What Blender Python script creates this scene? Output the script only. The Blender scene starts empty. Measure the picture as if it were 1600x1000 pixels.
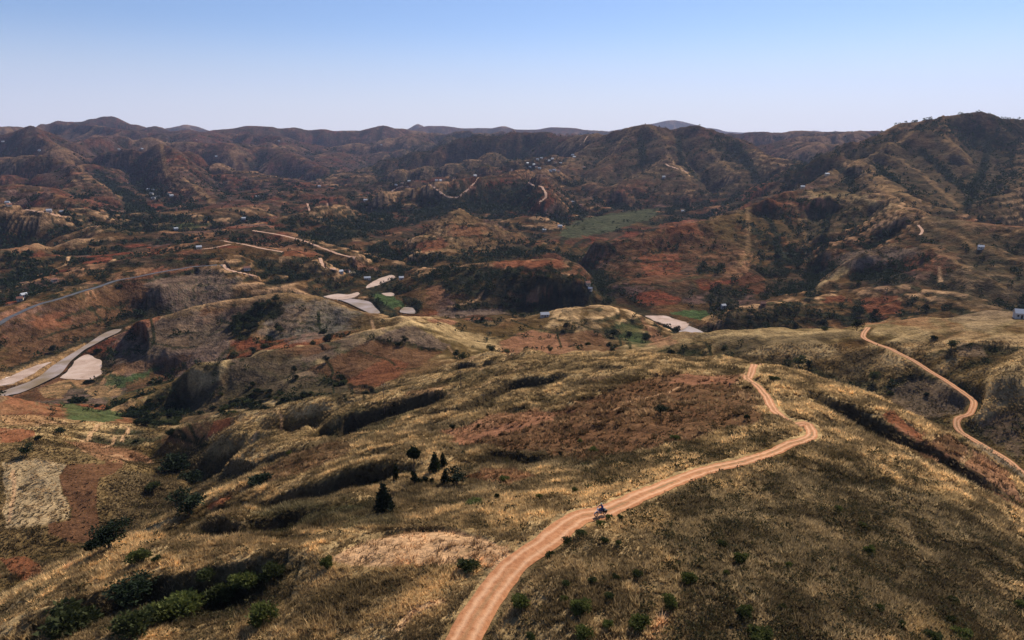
import bpy, math, random, time
import numpy as np
T_START = time.time()
scene = bpy.context.scene
random.seed(7)

# ------------------------------------------------------------------ camera, sky, sun
CAM_Z = 260.0
HFOV = 73.0
F = 800.0 / math.tan(math.radians(HFOV / 2))      # focal length in photo pixels (1600 wide)
HORIZON = 215.0
PITCH = math.atan((500.0 - HORIZON) / F)
cam_d = bpy.data.cameras.new("camera")
cam = bpy.data.objects.new("camera", cam_d)
scene.collection.objects.link(cam)
cam.location = (0, 0, CAM_Z)
cam.rotation_euler = (math.pi / 2 - PITCH, 0, 0)
cam_d.sensor_fit = 'HORIZONTAL'
cam_d.angle = math.radians(HFOV)
cam_d.clip_start = 0.5
cam_d.clip_end = 60000
scene.camera = cam

SUN_EL = math.radians(42)
SUN_AZ = math.radians(34)       # to the right of straight ahead (+Y)
w = bpy.data.worlds.new("World")
scene.world = w
w.use_nodes = True
nt = w.node_tree
bg = nt.nodes['Background']
sky = nt.nodes.new('ShaderNodeTexSky')
sky.sky_type = 'NISHITA'
sky.sun_disc = False
sky.sun_elevation = SUN_EL
sky.sun_rotation = SUN_AZ
sky.altitude = 1300
sky.air_density = 1.0
sky.dust_density = 0.15
sky.ozone_density = 3.0
tint = nt.nodes.new('ShaderNodeMix'); tint.data_type = 'RGBA'; tint.blend_type = 'MULTIPLY'
tint.inputs[0].default_value = 1.0; tint.inputs[7].default_value = (0.98, 0.88, 0.93, 1)
hsv = nt.nodes.new('ShaderNodeHueSaturation'); hsv.inputs['Saturation'].default_value = 1.12; nt.links.new(sky.outputs[0], hsv.inputs['Color'])
nt.links.new(hsv.outputs[0], tint.inputs[6])
# pale lavender dust low over the horizon
tc_ = nt.nodes.new('ShaderNodeTexCoord'); sx_ = nt.nodes.new('ShaderNodeSeparateXYZ'); nt.links.new(tc_.outputs['Generated'], sx_.inputs[0])
rp_ = nt.nodes.new('ShaderNodeValToRGB'); rp_.color_ramp.interpolation = 'EASE'
rp_.color_ramp.elements[0].position = 0.0; rp_.color_ramp.elements[0].color = (.85, .85, .85, 1)
rp_.color_ramp.elements[1].position = 0.15; rp_.color_ramp.elements[1].color = (0, 0, 0, 1)
nt.links.new(sx_.outputs[2], rp_.inputs[0])
dm_ = nt.nodes.new('ShaderNodeMix'); dm_.data_type = 'RGBA'; dm_.inputs[7].default_value = (6.5, 6.5, 7.3, 1)
nt.links.new(rp_.outputs[0], dm_.inputs[0]); nt.links.new(tint.outputs[2], dm_.inputs[6]); nt.links.new(dm_.outputs[2], bg.inputs[0])
bg.inputs[1].default_value = 0.115
sd = bpy.data.lights.new("sun", 'SUN')
sd.energy = 5.0
sd.angle = math.radians(0.5)
sd.color = (1.0, 0.93, 0.82)
so = bpy.data.objects.new("sun", sd)
scene.collection.objects.link(so)
so.rotation_euler = (SUN_EL - math.pi / 2, 0, -SUN_AZ)
so.location = (0, 0, 400)
scene.view_settings.view_transform = 'Standard'
scene.view_settings.look = 'None'
scene.view_settings.gamma = 1.0
scene.view_settings.exposure = 0.18
scene.cycles.max_bounces = 4
scene.cycles.diffuse_bounces = 2
scene.cycles.transparent_max_bounces = 4

# ------------------------------------------------------------------ small helpers
def azt(x, y):
    """photo pixel -> azimuth and tangent of elevation"""
    xc = (np.asarray(x, float) - 800.0) / F
    yc = (500.0 - np.asarray(y, float)) / F
    cp, sp = math.cos(PITCH), math.sin(PITCH)
    dx = xc
    dy = cp + yc * sp
    dz = -sp + yc * cp
    h = np.hypot(dx, dy)
    return np.arctan2(dx, dy), dz / h

def ctl(x, y, v):
    a, t = azt(x, y)
    a = float(a); t = float(t)
    if v > 0:
        D = float(v)
    else:
        D = v / t
    return (a, math.log(D), t)

# ------------------------------------------------------------------ terrain control lines
# every point: photo pixel x, y and either its height below the camera (negative, m) or its distance (positive, m)
L = []
DIPS = []
def line(*p): L.append(p)
def crest(*p, w=0.13, h=0.045):
    """a skyline or ridge: a line with ground that falls away behind it"""
    L.append(p); DIPS.append((p, w, h))
# --- near ridge carrying the track
line((720,1000,-47),(780,920,-46.5),(860,840,-46.5),(940,800,-47),(1040,765,-49),(1150,725,-53),(1240,690,-57),(1268,672,-59),(1210,640,-64),(1180,605,-71),(1168,588,-74),(1192,569,-77))
line((500,950,-51),(620,960,-48.5)); line((350,1010,-54),(520,1010,-50)); line((540,870,-51.5),(650,860,-49.5),(760,860,-48))
line((560,815,-55),(680,825,-52),(800,800,-50))
line((150,1010,82),(260,952,85.5),(350,925,84.8),(450,890,82.8),(515,866,82))
line((0,980,-60.5),(100,945,-58.5),(172,922,-57.5),(256,900,-56.5),(328,892,-55),(420,871,-53.5),(500,853,-52.5))
line((0,952,-66),(60,915,-66.5),(132,880,-66.5),(196,842,-66),(250,832,-64),(320,828,-61.5),(384,838,-58),(492,836,-56),(560,812,-55.5))
line((280,812,-68),(344,802,-67),(372,818,-64),(404,804,-65),(500,788,-63),(580,790,-60))
line((340,822,-66),(400,828,-63),(440,824,-63.5))
# valley hidden behind them
line((60,860,D) if False else (60,905,190),(130,868,192),(200,836,190),(280,806,185),(344,799,178))
line((400,800,-82),(500,783,-74))
line((310,795,-95),(400,770,-86),(470,757,-81),(540,738,-76),(600,722,-72.5),(680,712,-69.5),(740,704,-68))
line((420,785,-84),(520,762,-77),(610,740,-72))
# left lowland mound
line((30,850,-121),(130,845,-121),(170,820,-120)); line((0,760,-119),(100,780,-119),(170,770,-118.5),(210,735,-120))
line((0,690,-117),(60,705,-116),(130,705,-117),(190,722,-121),(240,745,-127))
line((100,900,-112),(30,930,-110))
line((180,800,-121),(250,780,-126),(225,830,-118))
line((0,650,-127),(80,655,-132),(140,672,-140)); line((0,620,-150),(60,625,-160),(120,640,-165))
line((120,662,-152),(170,659,-150),(215,668,-152),(200,690,-147),(150,690,-143))
line((230,700,350),(265,728,-138),(305,754,-128))
# S2 ridge
line((308,757,-124),(350,738,-115),(400,720,-108),(440,708,-103),(512,692,-97.5),(560,684,-94),(624,672,-90),(672,656,-88),(712,650,-86),(808,644,-82),(860,632,-80))
line((330,745,-132),(412,712,-124),(500,684,-112),(556,672,-103),(600,664,-98),(650,652,-95))
# S1 ridge
crest((226,694,-138),(270,674,-131),(330,657,-123),(380,646,-117),(440,636,-112),(508,627,-108),(590,620,-105),(630,610,-104),(675,592,-103),(750,566,-100),(800,552,-98),(830,548,-96), w=0.09,h=0.04)
line((560,650,-103),(610,636,-99),(680,620,-95),(760,596,-92),(820,590,-88),(900,575,-86))
line((590,672,-97),(640,655,-95),(700,636,-92),(780,622,-88))
line((360,690,282),(440,672,262),(520,655,258))
# near crest A
line((830,548,-96),(870,549,-94),(900,551,-91),(940,556,-88),(980,557,-86),(1060,562,-81),(1120,561,-79),(1192,567,-77))
line((1192,567,-77),(1240,577,-77.5),(1290,595,-78),(1340,612,-79),(1400,640,-80),(1460,665,-82),(1540,710,-86),(1600,750,-90),(1660,790,-95))
line((900,650,-72),(1030,640,-68.5),(1100,640,-67)); line((800,680,-73),(860,700,-67),(960,710,-62),(1080,700,-60))
line((740,722,-67.5),(785,718,-68.5),(840,715,-67)); line((700,745,-64),(800,760,-57.5),(900,745,-55))
line((600,795,-58.5),(660,770,-61.5),(620,750,-66)); line((980,600,-78),(1080,600,-74.5),(1140,600,-73.5))
line((760,680,-75),(700,690,-75))
# gully and scarp on the right
line((1240,604,-71),(1330,633,-71.5),(1400,668,-72.5),(1480,710,-75),(1570,765,-79),(1640,810,-84))
line((1243,614,202),(1330,652,196),(1430,706,182),(1500,740,179),(1560,772,177),(1620,812,176))
line((1275,680,-60),(1340,698,-60.5),(1400,722,-61),(1460,748,-62.5),(1530,778,-65),(1580,802,-67.5),(1650,845,-72))
line((1230,620,-70),(1290,645,-68),(1270,660,-64))
line((1100,800,-48),(1200,770,-51),(1300,790,-51.5),(1420,800,-55),(1500,860,-55),(1600,900,-59))
line((1000,860,-44.5),(1100,890,-44),(1300,900,-46),(1450,960,-50),(1600,1000,-54)); line((900,1000,-44),(1100,1000,-42.5),(1300,1000,-44))
line((820,1000,-45.5),(840,940,-45))
# hidden ground behind crest A
for (x, y, v) in [(900,556,-125),(1000,563,-125),(1100,566,-120),(1250,590,-115),(1400,650,-115),(1330,622,-114),(1480,690,-118),(1600,775,-121),(820,560,-120)]:
    L.append(((x, y, v),))
# hill C
line((995,548,-131),(1060,531,-126),(1120,522,-122),(1200,520,-118),(1290,514,-113),(1350,508,-110),(1400,504,-107),(1450,500,-104),(1530,492,-100),(1570,490,-99),(1600,497,-98),(1660,512,-98))
line((1060,548,-130),(1150,562,-126),(1200,560,-123),(1300,600,-125)); line((1400,620,-123),(1450,650,-124)); line((1230,538,-117),(1330,540,-112),(1370,541,-110),(1430,565,-112),(1490,600,-114),(1522,632,-118),(1495,664,-121),(1520,685,-122),(1600,742,-122))
line((1550,600,-107),(1600,570,-101)); line((1535,640,-115),(1600,632,-111),(1660,630,-110)); line((1550,670,-119),(1600,680,-119))
for x in (1000,1100,1200,1300,1400,1500,1600,1680):
    L.append(((x, 535, 560.0 if x > 1050 else 600.0),))
# river and its flats
WZ = -205.0
line((-80,660,WZ),(0,614,WZ),(60,592,WZ),(110,560,WZ),(165,522,WZ),(210,503,WZ),(260,492,WZ),(320,486,WZ),(400,478,WZ),(460,471,WZ),(515,465,WZ),(560,474,WZ),(590,487,WZ),(640,492,WZ),(700,489,-204),(780,487,-204),(860,482,-204),(960,477,-204),(1030,496,WZ),(1060,506,WZ),(1100,521,WZ),(1150,535,WZ))
line((110,600,-203),(130,575,-203),(160,590,-203)); line((160,610,-202),(220,600,-200),(260,580,-198)); line((60,612,-202),(110,625,-198),(200,640,-182))
line((-60,600,-204),(0,588,-204),(60,567,-204),(120,538,-204))
line((570,465,-203),(620,480,-203),(600,462,-203)); line((520,450,-203),(580,440,-203),(610,430,-203),(640,415,-203),(600,392,-198),(640,385,1215))
line((1040,488,-203),(1100,492,-203),(1130,485,-203)); line((720,490,-203),(800,493,-203),(880,488,-203),(940,480,-203))
line((960,470,885),(940,440,985),(922,418,1080),(880,398,1230),(875,370,-196),(950,345,-195),(1030,326,2013),(900,350,-195),(990,355,-195),(1060,345,-193))
# hill B and B2
crest((150,560,-196),(145,545,-190),(180,516,-182),(250,492,-170),(350,470,-157),(420,462,-151),(460,460,-150),(500,466,-152),(560,482,-158),(615,500,-165), w=0.09,h=0.04)
line((180,570,-192),(260,560,-188),(350,552,-182),(430,530,-175)); line((250,520,-176),(350,500,-168),(440,490,-162))
crest((160,640,-180),(250,618,-177),(300,590,-165),(350,568,-158),(400,550,-154),(480,537,-150),(560,517,-144),(640,504,-139),(690,512,-143),(730,530,-150),(790,548,-155), w=0.07,h=0.03)
line((420,545,-168),(520,518,-168),(590,508,-162),(640,497,-158))
line((220,640,-184),(250,660,-182),(280,675,-175)); line((300,620,-178),(380,600,-168),(330,640,-178)); line((440,620,-164),(520,610,-156),(600,600,-146),(700,575,-135),(760,555,-132))
line((440,570,-158),(560,570,-150),(640,560,-147),(700,548,-147)); line((350,655,-168),(450,632,-162),(540,622,-150),(620,604,-137),(690,580,-130))
# hill D1
crest((640,500,-170),(700,497,-172),(760,502,-175),(810,497,-174),(870,487,-168),(930,478,-165),(960,480,-167),(1000,492,-172),(1040,512,-182),(1075,528,-190), w=0.06,h=0.02)
line((740,520,-172),(800,515,-170),(850,520,-172),(920,515,-170),(980,520,-176)); line((760,545,498),(840,545,508),(900,553,-170),(980,550,-174))
# left hillside and road
line((-80,540,-184),(0,505,-180),(60,478,-176),(100,465,-174),(150,450,-172),(200,432,-168),(260,420,-165),(330,412,-162),(380,425,968),(430,440,956))
line((0,540,-194),(80,522,-196),(130,505,-197),(200,485,-199)); line((300,460,-188),(400,450,928),(480,445,936)); line((250,450,-175),(320,440,-178))
line((0,480,-184),(60,455,-180),(130,440,-174)); line((0,440,-192),(60,430,-188),(120,420,-172),(200,405,-162),(280,398,-158),(340,395,-158))
line((340,372,-160),(440,392,-158),(500,402,-166),(525,425,-185),(560,435,-200))
line((400,356,-158),(480,372,-158),(560,398,-175)); line((380,380,-170),(460,388,-168))
crest((-60,400,-165),(0,392,-160),(60,380,-162),(120,374,-165),(200,365,-166),(300,357,-166),(370,350,-165),(450,332,-150),(500,322,-145),(540,318,-150), w=0.08, h=0.03)
line((100,400,-185),(200,390,-180),(300,380,-172)); line((450,350,-165),(540,350,-175),(600,345,-188),(640,360,-190)); line((540,375,-185),(600,370,-192))
# wooded hill, pyramid hill
crest((640,420,-195),(680,418,-178),(730,412,-172),(780,408,-166),(830,406,-163),(880,408,-165),(905,412,930),(918,430,912), w=0.07, h=0.02)
line((650,460,-195),(750,450,-185),(850,450,-180),(920,460,-190)); line((560,420,1070),(660,400,1140),(760,402,1120),(860,395,1150))
crest((590,400,-195),(640,372,-172),(680,345,-147),(722,325,-130),(770,342,-146),(810,360,-165),(850,378,-188), w=0.12, h=0.05)
line((722,325,-130),(740,365,-165),(745,395,-190)); line((650,395,1145),(700,385,1175),(800,390,-190))
line((560,330,-195),(640,335,1800),(700,320,1880),(760,320,1900),(830,345,1560)); line((800,340,-180),(840,335,-172),(870,355,-190))
# ridge with houses in the middle
crest((500,312,-165),(530,303,-148),(592,299,-142),(640,292,2000),(675,286,-122),(745,276,-108),(800,263,-92),(840,258,-86),(860,258,-88), w=0.08, h=0.03)
line((840,270,-95),(852,300,-130),(850,325,-165)); line((870,300,-140),(920,315,-170),(960,325,-190)); line((640,320,1900),(720,305,1950),(780,300,-150),(820,310,-160))
line((500,300,-160),(540,296,2380),(620,285,2500),(700,270,2600))
# right hill R1
crest((880,402,-190),(920,390,-175),(960,378,-160),(1050,352,-140),(1110,335,-128),(1150,322,1330),(1200,306,-107),(1240,299,1410),(1300,299,1360),(1375,311,-97),(1412,326,-100),(1450,332,-104),(1500,342,-107),(1560,350,-109),(1600,357,-110),(1680,370,-112), w=0.12, h=0.05)
line((1412,327,-100),(1440,340,-106),(1475,357,-114),(1540,384,-124),(1600,408,-134)); line((1412,328,-101),(1360,346,-120),(1310,374,-145),(1295,385,-160))
line((1150,325,-120),(1170,370,-150),(1150,420,-176),(1130,462,-195)); line((1230,302,1400),(1250,345,-138),(1262,390,-165),(1250,430,-185),(1230,460,-195))
line((1195,320,1385),(1215,370,1180),(1215,420,-182)); line((980,410,-180),(1040,400,-172),(1090,410,-178)); line((960,440,-190),(1040,450,-190),(1110,450,-190))
line((1305,320,1370),(1290,350,1250),(1285,385,1080),(1275,430,-186),(1265,470,815)); line((1330,325,-112),(1380,335,-118)); line((1440,365,1050),(1500,390,985),(1560,430,908)); line((1500,365,1040),(1600,395,-132)); line((1560,440,898),(1600,440,890),(1640,440,-150))
# spurs R2, R3
crest((1250,462,850),(1280,440,-172),(1310,415,-158),(1350,395,975),(1400,380,1000),(1440,380,990),(1480,398,935),(1540,430,885),(1600,462,872),(1660,490,-168), w=0.1, h=0.035)
line((1300,430,-166),(1360,420,-158),(1440,410,945)); line((1330,446,885),(1420,440,890),(1500,450,868),(1560,470,850))
crest((1115,495,-195),(1135,485,-182),(1200,474,-177),(1300,461,-171),(1400,450,842),(1450,449,838),(1500,458,828),(1560,478,820),(1620,492,-172), w=0.09, h=0.03)
line((1150,505,-192),(1250,495,-186),(1350,490,795),(1450,485,795),(1540,490,780))
# valley behind R1
line((1100,322,1900),(1180,310,1800)); line((1500,330,1370),(1530,318,1440),(1560,295,1560),(1600,262,1900))
# mountain M
crest((1120,300,2140),(1160,292,2180),(1200,284,1900),(1232,266,1920),(1282,236,1950),(1325,215,2050),(1362,207,2100),(1388,195,2180),(1400,190,2200),(1430,187,2250),(1475,180,2300),(1500,177,2330),(1520,174,2350),(1540,175,2350),(1570,181,2400),(1600,185,2450),(1700,200,2600), w=0.2, h=0.06)
line((1475,181,2280),(1470,198,2130),(1425,206,2060),(1390,222,1980),(1388,228,1960),(1418,258,1800),(1450,280,1680),(1500,322,1420))
line((1388,228,1960),(1340,250,1750),(1300,270,1600),(1250,290,1450),(1200,303,1360)); line((1340,252,1740),(1360,285,1500),(1385,300,1380),(1412,318,1250))
line((1475,194,2150),(1500,230,1960),(1515,254,1850)); line((1600,225,2200),(1575,270,1900),(1545,310,1560))
line((1440,232,2000),(1470,262,1850),(1510,300,1600)); line((1545,215,2250),(1540,250,2050),(1525,290,1700),(1512,325,1420)); line((1365,255,1850),(1400,285,1500),(1430,305,1400)); line((1310,262,1880),(1330,290,1560),(1350,303,1420))
# hill N and its valley
crest((880,212,3300),(930,207,3050),(985,195,2850),(1012,193,2780),(1035,199,2800),(1058,204,2900),(1075,197,2780),(1092,194,2750),(1130,203,2750),(1165,218,2600),(1200,240,2450),(1225,262,2200))
line((1012,193,2780),(1040,215,2650),(1045,245,2450),(1075,280,2200),(1078,300,2110)); line((1045,248,2450),(990,275,2250),(960,290,2100)); line((1092,194,2750),(1110,235,2500),(1140,265,2300),(1150,290,2200))
line((930,210,3000),(900,240,2700),(880,262,2450)); line((985,197,2830),(960,235,2600),(935,258,2450))
line((900,300,2180),(960,318,2060),(1030,318,2060),(1100,310,2100),(1150,300,2160)); line((870,272,2400),(920,285,2250),(950,305,2120))
# ridge left of the centre
crest((528,266,3300),(560,258,3350),(600,243,3400),(640,232,3450),(680,222,3500),(710,212,3500),(740,208,3500),(800,206,3500),(850,206,3500),(890,210,3550))
line((560,272,2900),(620,262,2900),(700,252,2900),(760,240,3000)); line((560,285,2500),(640,280,2450),(720,266,2500),(800,250,2600),(860,240,2700))
line((480,285,2500),(520,290,2300),(560,295,2150)); 
line((528,240,4600),(528,262,3700),(505,278,2900))
# far skyline
crest((-80,205,7500),(0,197,7500),(40,199,7000),(65,192,7000),(88,187,7000),(110,189,7000),(135,185,7000),(165,180,7000),(180,180,7000),(200,186,7000),(222,194,6800),(250,197,6500),(300,203,6300),(345,206,6300),(362,200,6000),(385,196,6000),(420,198,6000),(460,200,6000),(505,203,6000),(545,205,6000),(575,199,6000),(600,196,6000),(630,200,6200),(680,206,6500),(760,209,6500),(900,212,6500), w=0.15, h=0.02)
crest((255,200,11000),(285,195,11000),(302,195,11000),(320,200,11000),(345,206,11000), w=0.1,h=0.012); crest((640,199,11500),(652,193,11500),(664,198,11500), w=0.1,h=0.012)
crest((660,197,9500),(700,197,9500),(740,200,9500),(790,197,9500),(810,202,9500),(860,199,9500),(915,202,9500),(950,207,9500),(1000,208,9500), w=0.1,h=0.015)
crest((1020,192,14000),(1040,188.5,14000),(1065,188.5,14000),(1085,193,14000),(1120,200,14000),(1150,206,14000), w=0.1,h=0.012)
crest((1130,208,4800),(1180,206,4800),(1250,205,4800),(1310,208,4800),(1400,208,4800),(1500,208,5000),(1700,208,5000), w=0.1,h=0.02); line((1180,225,3600),(1260,225,3400),(1330,222,3400))
for x in (0,150,300,450,600): L.append(((x,212,5000.),))
for x in (-100,200,500,800,1100,1400,1700): L.append(((x,213,13000.),)); L.append(((x,209.0,17000.),))
for x in (700,850,1000): L.append(((x,212,4500.),)); L.append(((x,211,7800.),))
# left mid-distance spurs
crest((0,222,4500),(30,203,4300),(55,195,4200),(75,203,4100),(110,214,4000),(180,210,4300),(240,214,4300),(300,222,4200),(350,225,4000), w=0.1,h=0.03); line((55,197,4150),(70,215,3700),(88,228,3400))
crest((0,240,3300),(62,240,3000),(100,248,2800),(125,258,2600),(155,285,2300),(187,308,2050), w=0.1,h=0.04); crest((150,235,3600),(210,228,3300),(260,220,3200),(300,228,3100),(350,245,3000),(400,262,2900),(470,278,2700),(505,285,2600))
line((140,262,3000),(165,285,2700),(195,305,2300),(205,330,1900)); line((260,220,3200),(255,250,2700),(290,280,2350),(335,318,1950)); line((320,300,2400),(380,300,2350),(430,318,1900)); line((360,225,4300),(420,222,4500),(460,240,3800),(500,258,3500))
crest((-60,290,2200),(0,290,2050),(75,300,1900),(112,315,1780),(150,335,1640), w=0.1,h=0.04); line((0,270,2700),(60,275,2600),(110,290,2300)); crest((-60,325,1700),(0,318,1650),(60,330,1580),(130,345,1580),(180,352,1480), w=0.08,h=0.03); line((0,308,1950),(60,315,1850)); line((0,360,1600),(100,362,1500),(200,350,1640),(300,345,1650),(350,335,1700),(420,322,1850)); line((400,300,2180),(470,300,2050),(500,305,2050)); line((230,330,1790),(300,335,1700))
crest((590,240,4600),(660,225,4600),(700,216,4400), w=0.1,h=0.03); crest((420,232,4400),(480,222,4900),(440,212,5300), w=0.1,h=0.03); line((550,225,5000),(600,215,5000),(640,212,5000))

CP = []
for p in L:
    q = [ctl(*pt) for pt in p]
    CP.append(q[0])
    for a, b in zip(q[:-1], q[1:]):
        d = math.dist(a[:2], b[:2])
        n = max(1, int(d / 0.03))
        for i in range(1, n + 1):
            s = i / n
            CP.append(tuple(a[k] + (b[k] - a[k]) * s for k in range(3)))
CREST = np.array(CP)
cpa = np.array(CP)
for p, w_, h_ in DIPS:
    q = [ctl(*pt) for pt in p]
    for a, b in zip(q[:-1], q[1:]):
        n = max(1, int(math.dist(a[:2], b[:2]) / 0.05))
        for i in range(n):
            sx = (i + 0.5) / n
            c = [a[k] + (b[k] - a[k]) * sx for k in range(3)]
            D = math.exp(c[1]); D2 = D * (1 + w_)
            cc = (c[0], math.log(D2), (c[2] * D - h_ * D) / D2)
            near = np.hypot(cpa[:, 0] - cc[0], cpa[:, 1] - cc[1]).min()
            if near > 0.5 * w_: CP.append(cc)
AZM = float(azt(1600, 500)[0])
ext = []
for (a, u, t) in CP:
    if a < -AZM + 0.06: ext.append((-2 * AZM - 0.05 - a + 0.0, u, t))
    if a > AZM - 0.06: ext.append((2 * AZM + 0.05 - a, u, t))
CP += [e for e in ext if abs(e[0]) > AZM + 0.12]
for D, z in ((14, -40.), (25, -41.5), (40, -44.)):
    for k in range(-5, 6):
        side = max(0, -k) * 1.3 + max(0, k) * 0.9
        CP.append((k * 0.22, math.log(D), (z - side * D / 40) / D))
# drop duplicates
uq = {}
for c in CP: uq[(round(c[0], 3), round(c[1], 3))] = c
keep = []
for c_ in uq.values():
    if all(abs(c_[0] - k_[0]) + abs(c_[1] - k_[1]) > 0.006 for k_ in keep): keep.append(c_)
CP = np.array(keep)

# ------------------------------------------------------------------ terrain grid (azimuth x log distance)
LOD = 1.0
NA, NU = int(1750 * LOD), int(1500 * LOD)
A0, A1 = -1.02, 1.02
U0, U1 = math.log(16.0), math.log(17500.0)
def rbf_fit(P, c=0.010, smooth=4e-8):
    n = len(P)
    d = np.sqrt((P[:, None, 0] - P[None, :, 0]) ** 2 + (P[:, None, 1] - P[None, :, 1]) ** 2 + c * c)
    M = np.zeros((n + 3, n + 3))
    M[:n, :n] = d
    M[:n, :n] += -smooth * 50 * np.eye(n)
    M[:n, n] = 1; M[:n, n + 1:] = P[:, :2]
    M[n, :n] = 1; M[n + 1:, :n] = P[:, :2].T
    r = np.zeros(n + 3); r[:n] = P[:, 2]
    return np.linalg.solve(M, r)
wts = rbf_fit(CP)
ca = np.linspace(A0, A1, 520); cu = np.linspace(U0, U1, 760)
def rbf_eval(P, wt, aa, uu, c=0.010):
    out = np.zeros(aa.size)
    aa = aa.ravel(); uu = uu.ravel(); n = len(P)
    for s in range(0, aa.size, 20000):
        e = slice(s, s + 20000)
        d = np.sqrt((aa[e, None] - P[None, :, 0]) ** 2 + (uu[e, None] - P[None, :, 1]) ** 2 + c * c)
        out[e] = d @ wt[:n] + wt[n] + wt[n + 1] * aa[e] + wt[n + 2] * uu[e]
    return out
CA, CU = np.meshgrid(ca, cu)
tc = rbf_eval(CP, wts, CA, CU).reshape(CA.shape)
def nearctl(aa, uu, P):
    out = np.empty(aa.size, np.float32); aa = aa.ravel(); uu = uu.ravel()
    for s in range(0, aa.size, 20000):
        e = slice(s, s + 20000)
        out[e] = ((aa[e, None] - P[None, :, 0]) ** 2 + (uu[e, None] - P[None, :, 1]) ** 2).min(1)
    return np.sqrt(out)
mc = nearctl(CA[::2, ::2], CU[::2, ::2], CREST.astype(np.float32)).reshape(CA[::2, ::2].shape)
def smooth(a, k=1):
    for _ in range(k):
        b = np.pad(a, 1, mode='edge')
        a = (b[:-2, 1:-1] + b[2:, 1:-1] + b[1:-1, :-2] + b[1:-1, 2:] + 4 * b[1:-1, 1:-1]) / 8
    return a
# cubic (Catmull-Rom) upsample
def cubic1(M, x, axis):
    M = np.moveaxis(M, axis, 0)
    n = M.shape[0]
    i = np.clip(np.floor(x).astype(int), 0, n - 2); f = (x - i)[:, None]
    g = lambda k: M[np.clip(i + k, 0, n - 1)]
    p0, p1, p2, p3 = g(-1), g(0), g(1), g(2)
    r = 0.5 * ((2 * p1) + (-p0 + p2) * f + (2 * p0 - 5 * p1 + 4 * p2 - p3) * f ** 2 + (-p0 + 3 * p1 - 3 * p2 + p3) * f ** 3)
    return np.moveaxis(r, 0, axis)
ga = np.linspace(A0, A1, NA); gu = np.linspace(U0, U1, NU)
tf = cubic1(tc, (gu - U0) / (U1 - U0) * (len(cu) - 1), 0)
tf = cubic1(tf, (ga - A0) / (A1 - A0) * (len(ca) - 1), 1)
GA, GU = np.meshgrid(ga.astype(np.float32), gu.astype(np.float32))
DD = np.exp(GU)
MK = cubic1(mc, (gu - U0) / (U1 - U0) * (mc.shape[0] - 1), 0)
MK = cubic1(MK, (ga - A0) / (A1 - A0) * (mc.shape[1] - 1), 1).astype(np.float32)
MK = np.clip(MK / 0.07, 0, 1); MK = MK * MK * (3 - 2 * MK)
Z = (tf * DD + CAM_Z).astype(np.float32)
X = DD * np.sin(GA); Y = DD * np.cos(GA)
SA, CAz = np.sin(GA[0])[None, :], np.cos(GA[0])[None, :]
dA = float(ga[1] - ga[0]); dU = float(gu[1] - gu[0])
def grad(z, sl=slice(None)):
    zu, za = np.gradient(z[sl], dU, dA)
    d = DD[sl]
    zr = zu / d; zt = za / d
    return zr * SA + zt * CAz, zr * CAz - zt * SA

RT = np.random.RandomState(3).rand(256, 256, 2).astype(np.float32)
def hash2(ix, iy):
    return RT[(ix & 255), (iy & 255)]
def vnoise(x, y, seed=0):
    ix = np.floor(x).astype(np.int32); iy = np.floor(y).astype(np.int32)
    fx = x - ix; fy = y - iy
    fx = fx * fx * (3 - 2 * fx); fy = fy * fy * (3 - 2 * fy)
    ix = ix + seed * 37; iy = iy + seed * 17
    h = lambda i, j: RT[(ix + i) & 255, (iy + j) & 255, 0]
    return (h(0, 0) * (1 - fx) + h(1, 0) * fx) * (1 - fy) + (h(0, 1) * (1 - fx) + h(1, 1) * fx) * fy
def fbm(x, y, lam, octs=4, seed=0, gain=0.5):
    s = 0; a = 1; tot = 0
    x = x / lam; y = y / lam
    for o in range(octs):
        s = s + a * vnoise(x, y, seed + o * 5); tot += a; a *= gain
        x, y = x * 1.62 + y * 1.22 + 5.3, y * 1.62 - x * 1.22 + 1.7
    return s / tot
def erode(x, y, gx, gy, lam, seed=0):
    """gullies running down the slope: stripe noise aligned with the gradient"""
    px = x / lam + seed * 7.3; py = y / lam + seed * 3.1
    ix = np.floor(px).astype(np.int32); iy = np.floor(py).astype(np.int32)
    fx = (px - ix).astype(np.float32); fy = (py - iy).astype(np.float32)
    s = np.sqrt(gx * gx + gy * gy) + 1e-6
    st = np.minimum(s / 0.12, 1.0) / s
    dx, dy = -gy * st, gx * st
    va = np.zeros_like(fx); wt = np.zeros_like(fx)
    for i in (-2, -1, 0, 1):
        for j in (-2, -1, 0, 1):
            h = hash2(ix - i, iy - j) * 0.5
            qx = fx + i - h[..., 0]; qy = fy + j - h[..., 1]
            ww = np.exp(-2.2 * (qx * qx + qy * qy))
            va += np.cos((qx * dx + qy * dy) * (2 * math.pi * 0.95)) * ww
            wt += ww
    return va / wt
def band(lo0, lo1, hi=None, hi1=None):
    m = np.clip((DD - lo0) / (lo1 - lo0), 0, 1)
    m = m * m * (3 - 2 * m)
    if hi: m = m * np.clip((hi1 - DD) / (hi1 - hi), 0, 1)
    return m
def flatmask(gx, gy):
    s = np.hypot(gx, gy)
    return np.clip((s - 0.05) / 0.22, 0, 1)
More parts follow.
